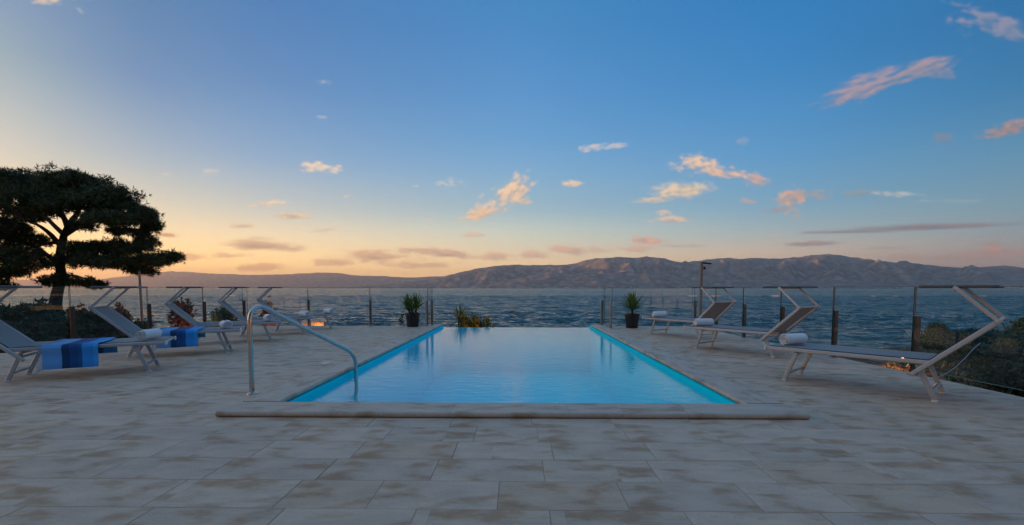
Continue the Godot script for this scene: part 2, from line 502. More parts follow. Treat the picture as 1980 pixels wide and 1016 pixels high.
func make_sky() -> ImageTexture:
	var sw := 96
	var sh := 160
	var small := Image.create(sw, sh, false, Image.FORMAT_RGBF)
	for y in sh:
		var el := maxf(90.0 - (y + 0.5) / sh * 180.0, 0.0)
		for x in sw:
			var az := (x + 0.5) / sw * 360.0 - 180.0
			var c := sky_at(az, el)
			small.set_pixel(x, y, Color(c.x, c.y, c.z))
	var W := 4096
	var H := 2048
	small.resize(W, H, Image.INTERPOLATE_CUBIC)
	var n1 := noise(0.020, FastNoiseLite.TYPE_SIMPLEX_SMOOTH, 5, 101)
	var n2 := noise(0.055, FastNoiseLite.TYPE_SIMPLEX_SMOOTH, 4, 102)
	var inv := cam_basis.inverse()
	for k in CLOUDS.size():
		var cl: Array = CLOUDS[k].duplicate()
		cl[2] *= 1.14
		cl[3] *= 1.2
		if cl[1] > 445:
			cl[7] = minf(cl[7] * 1.3, 1.0)
		var d0 := ray(cl[0], cl[1]).normalized()
		var reach := float(maxf(cl[2], cl[3])) * 1.25
		var u0 := (atan2(d0.x, -d0.z) / TAU + 0.5) * W
		var v0 := acos(d0.y) / PI * H
		var px_pano := W / TAU / F * reach * 1.15
		var lit := Vector3(lin(cl[5][0]), lin(cl[5][1]), lin(cl[5][2]))
		var dim := Vector3(lin(cl[6][0]), lin(cl[6][1]), lin(cl[6][2]))
		var ct := cos(deg_to_rad(cl[4]))
		var sn := sin(deg_to_rad(cl[4]))
		for y in range(maxi(int(v0 - px_pano), 0), mini(int(v0 + px_pano) + 1, H / 2)):
			for x in range(int(u0 - px_pano), int(u0 + px_pano) + 1):
				var az := ((x + 0.5) / W - 0.5) * TAU
				var th := (y + 0.5) / H * PI
				var c := inv * Vector3(sin(az) * sin(th), cos(th), -cos(az) * sin(th))
				if c.z > -0.1:
					continue
				var dx: float = CX - F * c.x / c.z - cl[0]
				var dy: float = cy_px + F * c.y / c.z - cl[1]
				var lx: float = (dx * ct + dy * sn) / cl[2]
				var ly: float = (-dx * sn + dy * ct) / cl[3]
				if absf(lx) > 1.4 or absf(ly) > 1.8:
					continue
				var sx: float = lx * minf(cl[2], 70.0) * 0.75 + k * 137.0
				var sy: float = ly * minf(cl[3], 20.0) * 1.6 + k * 61.0
				var nn := n1.get_noise_2d(sx, sy)
				var nf := n2.get_noise_2d(sx, sy)
				var base := 1.0 - sqrt(lx * lx + ly * ly * (1.5 if ly > 0.0 else 1.0))
				var den: float = base + 0.10 + (nn * 0.80 + nf * 0.55) * cl[8]
				var al: float = smoothstep(-0.02, 0.85, den) * cl[7] * (1.0 - smoothstep(0.85, 1.35, absf(lx))) * (1.0 - smoothstep(1.0, 1.7, absf(ly)))
				if al < 0.004:
					continue
				var light := clampf(0.55 - ly * 0.45 - lx * 0.12 + nf * 0.9 + nn * 0.3, 0.0, 1.0)
				var cc := dim.lerp(lit, light)
				var o := small.get_pixel(posmod(x, W), y)
				small.set_pixel(posmod(x, W), y, Color(lerpf(o.r, cc.x, al), lerpf(o.g, cc.y, al), lerpf(o.b, cc.z, al)))
	return ImageTexture.create_from_image(small)


# ------------------------------------------------------------------ camera, light
func make_camera_and_light() -> void:
	cy_px = HORIZON + F * tan(deg_to_rad(PITCH))
	cam_basis = Basis(Vector3.UP, deg_to_rad(YAW)) * Basis(Vector3.RIGHT, deg_to_rad(-PITCH))
	var cam := Camera3D.new()
	cam.name = "camera"
	cam.near = 0.1
	cam.far = 60000.0
	cam.projection = Camera3D.PROJECTION_FRUSTUM
	cam.size = 0.1 * 1016.0 / F
	cam.frustum_offset = Vector2(0.0, 0.1 * (cy_px - 508.0) / F)
	cam.transform = Transform3D(cam_basis, Vector3(0, EYE, 0))
	cam.current = true
	add_child(cam)
	var env := Environment.new()
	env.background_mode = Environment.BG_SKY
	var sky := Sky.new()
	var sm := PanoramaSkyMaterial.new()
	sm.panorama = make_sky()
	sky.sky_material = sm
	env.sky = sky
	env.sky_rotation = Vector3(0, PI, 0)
	env.background_energy_multiplier = 1.0
	env.tonemap_mode = Environment.TONE_MAPPER_LINEAR
	env.tonemap_exposure = 1.0
	env.sdfgi_enabled = true
	env.ssao_enabled = true
	env.ssil_enabled = true
	env.volumetric_fog_enabled = true
	env.volumetric_fog_density = 0.000030
	env.volumetric_fog_albedo = Color(1.0, 0.94, 0.92)
	env.volumetric_fog_anisotropy = 0.7
	var we := WorldEnvironment.new()
	we.name = "surroundings"
	we.environment = env
	add_child(we)
	var sun := DirectionalLight3D.new()
	sun.name = "sun"
	sun.light_color = Color(1.0, 0.70, 0.43)
	sun.light_energy = 1.6
	sun.light_angular_distance = 0.5
	sun.shadow_enabled = true
	var az := deg_to_rad(-82.0)
	var el := deg_to_rad(2.2)
	var to_sun := Vector3(sin(az) * cos(el), sin(el), -cos(az) * cos(el))
	sun.transform = Transform3D(Basis.looking_at(-to_sun, Vector3.UP), Vector3(-20, 8, 0))
	add_child(sun)


# ------------------------------------------------------------------ land, sea, mountains
const DECK_FAR := -12.28
const DECK_RIGHT := 4.86


func fence_x(z: float) -> float:   # the side railing on the pine's side runs slightly askew
	return -7.6 - 0.124 * (z + 12.25)


func ground_height(x: float, z: float) -> float:
	var d := (x - 5.0) * -0.775 + (z + 6.0) * -0.634
	var hr := -0.42 - 0.30 * maxf(0.0, d) - 0.06 * maxf(0.0, x - 5.0) * 0.5
	hr -= 0.32 * maxf(0.0, -12.5 - z)
	if x < 5.2 and x > -8.6:
		hr = maxf(hr, -1.15 - 0.5 * maxf(0.0, -14.6 - z))
	var hl := -0.75 - 0.36 * maxf(0.0, -18.5 - z) - 0.05 * maxf(0.0, -12.0 - z)
	var t := smoothstep(-6.5, -10.0, x)
	return maxf(lerpf(hr, hl, t), -7.0)


func make_land() -> void:
	var bumps := noise(0.55, FastNoiseLite.TYPE_SIMPLEX_SMOOTH, 3, 201)
	var acc := new_acc()
	var f := func(x: float, z: float) -> float:
		var h := ground_height(x, z) + bumps.get_noise_2d(x, z) * 0.16
		if x > -8.9 and x < 5.0 and z > -12.45:
			h = minf(h, -1.9)
		return h
	add_field(acc, span(-46.0, 46.0, 0.5), span(-44.0, 14.0, 0.5), f)
	structure("ground", field_mesh(acc), M.soil)
	# sea: real waves close by, smaller relief from the material far off
	var w1 := noise(0.20, FastNoiseLite.TYPE_SIMPLEX_SMOOTH, 3, 211)
	var w2 := noise(0.055, FastNoiseLite.TYPE_SIMPLEX_SMOOTH, 3, 212)
	var near := new_acc()
	var wave := func(x: float, z: float) -> float:
		var a := 1.0 - absf(w1.get_noise_2d(x * 0.62 + z * 0.12, z * 1.5)) * 2.0
		var g := w2.get_noise_2d(x * 0.6, z * 1.2)
		return SEA + a * (0.26 + 0.14 * g) + g * 0.40
	add_field(near, span(-110.0, 110.0, 0.42), span(-92.0, -13.0, 0.36), wave)
	structure("sea", field_mesh(near), M.sea_water)
	var mid := new_acc()
	add_field(mid, span(-340.0, 340.0, 1.3), span(-290.0, -91.6, 1.0), wave)
	structure("sea", field_mesh(mid), M.open_sea)
	var swell := func(x: float, z: float) -> float:
		var a := 1.0 - absf(w1.get_noise_2d(x * 0.22, z * 0.42)) * 2.0
		return SEA + a * 0.55 - 0.1
	var out := new_acc()
	add_field(out, span(-1150.0, 1150.0, 4.6), span(-1000.0, -288.0, 3.6), swell)
	structure("sea", field_mesh(out), M.open_sea)
	var far := new_acc()
	var flat := func(_x: float, _z: float) -> float: return SEA - 0.1
	add_field(far, span(-36000.0, 30000.0, 3000.0), PackedFloat32Array([-36000.0, -12000.0, -4000.0, -1500.0, -998.0]), flat)
	structure("sea", field_mesh(far), M.open_sea)


# ridge lines read off the photograph: [px, py]
const RIDGE_MAIN := [[700, 556], [840, 541], [870, 532], [900, 524], [930, 518], [960, 514], [1000, 512], [1030, 513], [1060, 513], [1085, 513], [1110, 510], [1135, 503], [1150, 500], [1200, 497], [1225, 499], [1250, 496], [1275, 499], [1290, 503], [1320, 508], [1345, 505], [1375, 501], [1400, 499], [1430, 501], [1450, 499], [1490, 501], [1520, 499], [1545, 497], [1575, 493], [1600, 491], [1620, 495], [1640, 498], [1700, 505], [1760, 511], [1790, 512], [1820, 516], [1880, 520], [1900, 516], [1940, 514], [1965, 519], [2000, 526], [2080, 545], [2200, 556]]
const RIDGE_FOOT := [[900, 557], [935, 553], [960, 546], [1000, 540], [1030, 534], [1065, 527], [1090, 529], [1140, 530], [1200, 527], [1260, 529], [1320, 531], [1370, 538], [1430, 541], [1500, 537], [1560, 543], [1640, 541], [1720, 546], [1800, 543], [1880, 548], [1930, 546], [1960, 540], [2000, 536], [2100, 548]]
const RIDGE_HAZY := [[-110, 556], [-60, 545], [0, 540], [80, 542], [190, 541], [240, 535], [300, 528], [330, 525], [365, 526], [400, 529], [440, 530], [480, 532], [540, 531], [590, 529], [620, 527], [650, 528], [690, 533], [740, 534], [770, 536], [800, 537], [840, 535], [880, 534], [930, 540], [980, 550]]


func ridge_height(line: Array, zr: float) -> PackedVector2Array:
	var out := PackedVector2Array()
	for p in line:
		var w := on_depth(p[0], p[1], zr)
		out.append(Vector2(w.x, w.y - SEA))
	return out


func along(line: PackedVector2Array, x: float) -> float:
	if x <= line[0].x or x >= line[line.size() - 1].x:
		return 0.0
	for i in line.size() - 1:
		if x <= line[i + 1].x:
			return lerpf(line[i].y, line[i + 1].y, smoothstep(0.0, 1.0, (x - line[i].x) / (line[i + 1].x - line[i].x)) * 0.4 + 0.6 * (x - line[i].x) / (line[i + 1].x - line[i].x))
	return 0.0


func range_mesh(line: PackedVector2Array, zr: float, zf: float, step: float, cut: float, sd: int) -> ArrayMesh:
	var rid := noise(0.00036, FastNoiseLite.TYPE_SIMPLEX_SMOOTH, 6, sd)
	rid.fractal_type = FastNoiseLite.FRACTAL_RIDGED
	var soft := noise(0.0011, FastNoiseLite.TYPE_SIMPLEX_SMOOTH, 5, sd + 1)
	var acc := new_acc()
	var f := func(x: float, z: float) -> float:
		var k := along(line, x)
		var t := (zf - z) / (zf - zr)
		var wob := soft.get_noise_2d(x, z)
		if t > 1.0:
			return SEA + k * maxf(0.0, 1.0 - (t - 1.0) * 2.2) - 2.0
		var prof := pow(t, 0.85) if t > 0.0 else 0.0
		var mid := sin(clampf(t, 0.0, 1.0) * PI) * (1.0 - 0.55 * clampf(t, 0.0, 1.0))
		var h := k * (prof + mid * (cut * (rid.get_noise_2d(x, z * 0.7) * 0.5 - 0.12) + wob * 0.16)) 
		h += (12.0 + k * 0.022) * soft.get_noise_2d(x * 2.6, z * 2.6) * clampf(t * 3.0, 0.0, 1.0)
		return SEA + h - 2.0 + minf(t * 40.0, 6.0)
	add_field(acc, span(line[0].x, line[line.size() - 1].x, step), span(zr - (zf - zr) * 0.45, zf, step * 0.8), f)
	return field_mesh(acc)


# unseen land that blocks the sun: a curved ridge at one distance, [azimuth, elevation in degrees]
func added_headland_mesh(line: PackedVector2Array, dist: float) -> ArrayMesh:
	var m := MB.new()
	var rough := noise(0.35, FastNoiseLite.TYPE_SIMPLEX_SMOOTH, 4, 331)
	var at := func(a: float, k: int) -> Vector3:
		var e := tan(deg_to_rad(along(line, a))) * dist * (1.0 + 0.12 * rough.get_noise_2d(a * 2.0, k * 3.0))
		var d := dist + (k - 3) * 420.0
		var h: float = [0.0, 0.35, 0.75, 1.0, 0.7, 0.0][k] * e
		return Vector3(sin(deg_to_rad(a)) * d, SEA - 3.0 + h, -cos(deg_to_rad(a)) * d)
	for i in 138:
		var a0 := -124.0 + i * 0.5
		for k in 5:
			var p: Vector3 = at.call(a0, k)
			var q: Vector3 = at.call(a0 + 0.5, k)
			var r: Vector3 = at.call(a0 + 0.5, k + 1)
			var t: Vector3 = at.call(a0, k + 1)
			var n := (q - p).cross(t - p).normalized()
			if n.y < 0.0:
				n = -n
			m.quad(p, q, r, t, n)
	return m.done()


func make_mountains() -> void:
	structure("mountains", range_mesh(ridge_height(RIDGE_MAIN, -18500.0), -18500.0, -14800.0, 90.0, 1.15, 301), M.hill_ground)
	structure("foothills", range_mesh(ridge_height(RIDGE_FOOT, -15200.0), -15200.0, -13200.0, 75.0, 1.0, 311), M.hill_ground)
	structure("hazy_hills", range_mesh(ridge_height(RIDGE_HAZY, -32000.0), -32000.0, -28000.0, 190.0, 0.5, 321), M.hill_ground)
	# added, unseen headland towards the sunset: hides the sun from the terrace, not from the mountains
	var head := PackedVector2Array()
	for q in [[-124, 0.6], [-116, 2.0], [-106, 3.2], [-98, 3.6], [-90, 3.7], [-82, 3.6], [-74, 3.2], [-66, 2.4], [-59, 1.4], [-55, 0.4]]:
		head.append(Vector2(q[0], q[1]))
	structure("added_headland", added_headland_mesh(head, 9000.0), M.hill_ground)
	# coastal towns: too far off to tell the houses apart
	var m := MB.new()
	rng.seed = 31
	for g in [[975, 60, 40], [1010, 30, 30], [1120, 40, 20], [1190, 40, 46], [1240, 30, 40], [1290, 60, 26], [1600, 40, 40], [1660, 40, 50], [1750, 50, 50], [1880, 70, 40], [1960, 30, 40], [880, 60, 14]]:
		for k in g[2]:
			var px: float = g[0] + rng.randfn(0.0, g[1] * 0.45)
			var p := on_depth(px, 556.0, -13150.0 - rng.randf() * 160.0)
			var s := Vector3(rng.randf_range(16, 42), rng.randf_range(12, 30), rng.randf_range(14, 30))
			m.box(Transform3D(Basis(Vector3.UP, rng.randf() * 0.8), Vector3(p.x, SEA + s.y * 0.5 + rng.randf() * rng.randf() * 40.0, p.z)), s, 0.5)
	var o := part("coastal_town", m.done(), M.town_wall, self)
	o.set_meta("kind", "stuff")
	tag(o, "pale houses strung along the far shore below the mountains", "town")


# ------------------------------------------------------------------ deck
const POOL_L := -2.13
const POOL_R := 1.98
const POOL_NEAR := -3.86
const POOL_FAR := -12.22
const COPE := 0.34


func tile_mesh(w: float, d: float, variant: int) -> ArrayMesh:
	var m := MB.new()
	var b := 0.002
	var t := 0.03
	var u := Vector2((variant * 0.37), (variant * 0.23))
	var s := Vector2(w, d) * 0.62
	var hx := w * 0.5
	var hz := d * 0.5
	m.quad(Vector3(-hx + b, 0, -hz + b), Vector3(hx - b, 0, -hz + b), Vector3(hx - b, 0, hz - b), Vector3(-hx + b, 0, hz - b), Vector3.UP, u, u + Vector2(s.x, 0), u + s, u + Vector2(0, s.y))
	for q in [[Vector3(-1, 0, 0), Vector3(0, 0, 1), hx, hz], [Vector3(1, 0, 0), Vector3(0, 0, 1), hx, hz], [Vector3(0, 0, -1), Vector3(1, 0, 0), hz, hx], [Vector3(0, 0, 1), Vector3(1, 0, 0), hz, hx]]:
		var n: Vector3 = q[0]
		var a: Vector3 = q[1]
		var top: Vector3 = n * (q[2] - b)
		var out: Vector3 = n * q[2]
		m.quad(top - a * (q[3] - b), top + a * (q[3] - b), out + a * q[3] + Vector3.DOWN * b, out - a * q[3] + Vector3.DOWN * b, (n + Vector3.UP).normalized(), u, u, u, u)
		m.quad(out - a * q[3] + Vector3.DOWN * b, out + a * q[3] + Vector3.DOWN * b, out + a * q[3] + Vector3.DOWN * t, out - a * q[3] + Vector3.DOWN * t, n, u, u, u, u)
	return m.done()


func make_deck() -> void:
	var deck := Node3D.new()
	deck.name = "terrace_deck"
	add_child(deck)
	deck.set_meta("kind", "structure")
	# bed of mortar and walls under the paving, open where the pool is
	var base := MB.new()
	var lo := -2.6
	var top := -0.0035
	for r in [[-12.0, POOL_L - 0.05, -12.2, 6.0], [POOL_R + 0.05, DECK_RIGHT - 0.02, -12.2, 6.0], [POOL_L - 0.05, POOL_R + 0.05, POOL_NEAR + 0.05, 6.0]]:
		if r[0] < -11.0:
			# the side that follows the askew railing
			var z0: float = r[2]
			var z1: float = r[3]
			var a := Vector3(fence_x(z0) - 0.08, top, z0)
			var b := Vector3(fence_x(z1) - 0.08, top, z1)
			var c := Vector3(r[1], top, z1)
			var d := Vector3(r[1], top, z0)
			var dn := Vector3(0, lo - top, 0)
			base.quad(a, b, c, d, Vector3.UP)
			base.quad(a, b, b + dn, a + dn, Vector3.LEFT)
			base.quad(a, d, d + dn, a + dn, Vector3.FORWARD)
			base.quad(b, c, c + dn, b + dn, Vector3.BACK)
			base.quad(c, d, d + dn, c + dn, Vector3.RIGHT)
		else:
			base.box(Transform3D(Basis(), Vector3((r[0] + r[1]) * 0.5, (lo + top) * 0.5, (r[2] + r[3]) * 0.5)), Vector3(r[1] - r[0], top - lo, r[3] - r[2]), 0.005)
	part("mortar_bed", base.done(), M.grout, deck)
	# paving laid in rows, joints staggered at random
	rng.seed = 77
	var list := []
	var pitch := 0.31
	var gap := 0.0028
	var shared := {}
	var row := 0
	var z := -3.286 - pitch * 30.0
	while z < 2.5:
		var zc := z + pitch * 0.5
		var d := pitch - gap
		if z < DECK_FAR - 0.001:
			if z + pitch < DECK_FAR + 0.05:
				z += pitch
				continue
			d = z + pitch - gap - DECK_FAR
			zc = DECK_FAR + d * 0.5
		var x_end := fence_x(zc) - 0.10
		var x := DECK_RIGHT - rng.randf_range(0.1, 0.6)
		var cells := [[x, DECK_RIGHT]]
		while x > x_end + 0.05:
			var w := 0.63 if rng.randf() < 0.8 else 0.45
			cells.append([maxf(x - w, x_end), x])
			x -= w
		for c in cells:
			var pieces := [c]
			if zc > POOL_FAR - 0.2 and zc < POOL_NEAR + 0.12:
				# trim at the pool, under the coping
				var a0 := POOL_L - 0.12
				var a1 := POOL_R + 0.12
				pieces = []
				if c[0] < a0:
					pieces.append([c[0], minf(c[1], a0)])
				if c[1] > a1:
					pieces.append([maxf(c[0], a1), c[1]])
			for p in pieces:
				if p[1] - p[0] < 0.06:
					continue
				list.append({"x": (p[0] + p[1]) * 0.5, "z": zc, "w": p[1] - p[0] - gap, "d": d, "k": rng.randi() % 9, "m": [0, 0, 1, 1, 2, 3][rng.randi() % 6], "y": rng.randf() * 0.0012, "row": row})
		z += pitch
		row += 1
	for t in list:
		var c: Vector3 = cam_basis.inverse() * (Vector3(t.x, 0, t.z) - Vector3(0, EYE, 0))
		t.s = -1.0
		if c.z < -1.2 and absf(c.x / c.z) * F < 1120.0 and -c.y / -c.z * F + cy_px < 1120.0:
			t.s = t.w * t.d / pow(-c.z, 3.0)
	list.sort_custom(func(a, b): return a.s > b.s)
	var rest := MB.new()
	for i in list.size():
		var t: Dictionary = list[i]
		if i < 300 and t.s > 0.0:
			var key := "%.2f_%.2f_%d" % [t.w, t.d, t.k]
			if not shared.has(key):
				shared[key] = tile_mesh(t.w, t.d, t.k)
			var o := part("paving_tile", shared[key], M["stone_%d" % t.m], deck)
			o.position = Vector3(t.x, t.y, t.z)
		else:
			var tm := tile_mesh(t.w, t.d, t.k)
			var arr := tm.surface_get_arrays(0)
			var vs: PackedVector3Array = arr[Mesh.ARRAY_VERTEX]
			for q in vs.size():
				vs[q] += Vector3(t.x, t.y, t.z)
			rest.v.append_array(vs)
			rest.n.append_array(arr[Mesh.ARRAY_NORMAL])
			rest.uv.append_array(arr[Mesh.ARRAY_TEX_UV])
			rest.c.append_array(arr[Mesh.ARRAY_COLOR])
	var ro := part("distant_paving", rest.done(), M.stone_0, deck)
	ro.set_meta("kind", "stuff")


# ------------------------------------------------------------------ pool
func coping_slab(length: float, variant: int, nosing: bool) -> ArrayMesh:
	# runs along x, bullnosed on both long edges; top at y = 0.046
	var m := MB.new()
	var hw := COPE * 0.5
	var prof := []
	var h := 0.044
	for k in 9:
		var a := -PI / 2 + PI * k / 8.0
		prof.append([Vector2(hw - h * 0.5 + cos(a) * h * 0.5, h * 0.5 + sin(a) * h * 0.5), Vector2(cos(a), sin(a))])
	for k in 9:
		var a := PI / 2 + PI * k / 8.0
		prof.append([Vector2(-hw + h * 0.5 + cos(a) * h * 0.5, h * 0.5 + sin(a) * h * 0.5), Vector2(cos(a), sin(a))])
	var x0 := -length * 0.5
	var u := Vector2(variant * 0.41, variant * 0.29)
	for k in prof.size():
		if nosing == (k == 8 or k == 17):
			continue
		var p: Array = prof[k]
		var q: Array = prof[(k + 1) % prof.size()]
		var na := Vector3(0, p[1].y, p[1].x)
		var nb := Vector3(0, q[1].y, q[1].x)
		var a := Vector3(x0, p[0].y, p[0].x)
		var b := Vector3(-x0, p[0].y, p[0].x)
		var c := Vector3(-x0, q[0].y, q[0].x)
		var d := Vector3(x0, q[0].y, q[0].x)
		var ua := u + Vector2(0, p[0].x)
		var ub := u + Vector2(length, p[0].x)
		var uc := u + Vector2(length, q[0].x)
		var ud := u + Vector2(0, q[0].x)
		m.tri(a, b, c, na, nb if k == 8 or k == 17 else na, nb, ua, ub, uc)
		m.tri(a, c, d, na, nb, nb, ua, uc, ud)
		for e in [-1.0, 1.0]:
			var n := Vector3(e, 0, 0)
			m.tri(Vector3(x0 * -e, h * 0.5, 0), Vector3(x0 * -e, p[0].y, p[0].x), Vector3(x0 * -e, q[0].y, q[0].x), n, n, n, u, u, u)
	return m.done()


func make_pool() -> void:
	var pool := thing("swimming_pool", "turquoise infinity pool with pale stone coping set in the terrace", "pool", Vector3(0, 0, 0))
	var deep := -1.25
	var wl := POOL_L + 0.035
	var wr := POOL_R - 0.035
	var zn := POOL_NEAR - 0.035
	var cx := (wl + wr) * 0.5
	var m := MB.new()
	m.box(Transform3D(Basis(), Vector3(cx, deep - 0.05, (zn + POOL_FAR) * 0.5)), Vector3(wr - wl + 0.3, 0.1, zn - POOL_FAR + 0.2), 0.002)
	part("pool_floor", m.done(), M.pool_liner, pool)
	for w in [[wl - 0.04, (zn + POOL_FAR) * 0.5, 0.08, zn - POOL_FAR + 0.1, -0.0015], [wr + 0.04, (zn + POOL_FAR) * 0.5, 0.08, zn - POOL_FAR + 0.1, -0.0015], [cx, zn + 0.04, wr - wl, 0.08, -0.0015], [cx, POOL_FAR - 0.06, wr - wl + 0.15, 0.14, -0.049]]:
		m = MB.new()
		m.box(Transform3D(Basis(), Vector3(w[0], (deep + w[4]) * 0.5, w[1])), Vector3(w[2], w[4] - deep, w[3]), 0.002)
		part("pool_wall", m.done(), M.pool_liner, pool)
	# rounded entry steps in the corner by the handrail
	var k := 0
	for s in [[1.55, -1.0], [1.2, -0.68], [0.85, -0.36]]:
		m = MB.new()
		var prev := Vector3.ZERO
		for i in 17:
			var a := PI / 2 * i / 16.0
			var p := Vector3(cos(a) * s[0] * 0.85, 0, -sin(a) * s[0] * 1.25)
			if i > 0:
				m.tri(Vector3(0, s[1], 0), prev + Vector3(0, s[1], 0), p + Vector3(0, s[1], 0), Vector3.UP, Vector3.UP, Vector3.UP)
				var n := (p + prev).normalized()
				m.quad(prev + Vector3(0, s[1], 0), p + Vector3(0, s[1], 0), p + Vector3(0, deep, 0), prev + Vector3(0, deep, 0), n)
			prev = p
		var o := part("entry_step", m.done(), M.pool_step, pool)
		o.position = Vector3(wl + 0.002 * k, 0, zn - 0.002 * k)
		k += 1
	# water: a level sheet brimming over the far wall
	m = MB.new()
	m.quad(Vector3(wl, -0.044, zn), Vector3(wr, -0.044, zn), Vector3(wr, -0.044, POOL_FAR - 0.10), Vector3(wl, -0.044, POOL_FAR - 0.10), Vector3.UP)
	part("water_surface", m.done(), M.pool_water, pool)
	# coping: front row across the full width, then down both sides
	var x0 := POOL_L - COPE
	var x1 := POOL_R + COPE
	var v := 0
	var n := 5
	var step := (x1 - x0) / n
	for i in n:
		var o := part("coping_slab", coping_slab(step - 0.002, v, false), M.coping_stone, pool)
		part("nosing", coping_slab(step - 0.002, v, true), M.coping_stone, o)
		o.position = Vector3(x0 + step * (i + 0.5), 0.003, POOL_NEAR + COPE * 0.5)
		v += 1
	var far := POOL_FAR + 0.02
	n = 8
	step = (POOL_NEAR - far) / n
	for side in [POOL_L - COPE * 0.5, POOL_R + COPE * 0.5]:
		for i in n:
			var o := part("coping_slab", coping_slab(step - 0.002, v, false), M.coping_stone, pool)
			part("nosing", coping_slab(step - 0.002, v, true), M.coping_stone, o)
			o.position = Vector3(side, 0.003, POOL_NEAR - 0.001 - step * (i + 0.5))
			o.rotation.y = PI / 2
			v += 1


func make_handrail() -> void:
	var a := on_level(487, 762)
	var r := thing("pool_handrail", "bent stainless steel handrail rising from the deck into the pool", "handrail", a)
	var b := Vector3(-2.02, -0.9, -5.42) - a
	var dir := Vector3(b.x, 0, b.z)
	var len := dir.length()
	dir /= len
	var prof := [Vector2(0, 0.0), Vector2(0, 0.70)]
	for k in range(1, 9):   # top bend
		var t := k / 9.0
		var p0 := Vector2(0, 0.70)
		var p1 := Vector2(0.015, 0.965)
		var p2 := Vector2(0.24, 0.80)
		prof.append(p0 * (1 - t) * (1 - t) + p1 * 2 * t * (1 - t) + p2 * t * t)
	prof.append(Vector2(0.24, 0.80))
	prof.append(Vector2(len - 0.14, 0.315))
	for k in range(1, 7):
		var t := k / 7.0
		var p0 := Vector2(len - 0.14, 0.315)
		var p1 := Vector2(len + 0.0, 0.24)
		var p2 := Vector2(len, 0.10)
		prof.append(p0 * (1 - t) * (1 - t) + p1 * 2 * t * (1 - t) + p2 * t * t)
	prof.append(Vector2(len, 0.10))
	prof.append(Vector2(len, -0.9))
	var pts := []
	var rad := []
	for p in prof:
		pts.append(dir * p.x + Vector3.UP * p.y)
		rad.append(0.0235)
	var m := MB.new()
	m.tube(pts, rad, 16)
	part("rail_tube", m.done(), M.steel, r)
	m = MB.new()
	m.lathe(Transform3D(Basis(), Vector3.ZERO), [[0.0, 0.018], [0.028, 0.018], [0.052, 0.008], [0.054, 0.0], [0.0, 0.0]], 24)
	part("base_flange", m.done(), M.steel, r)


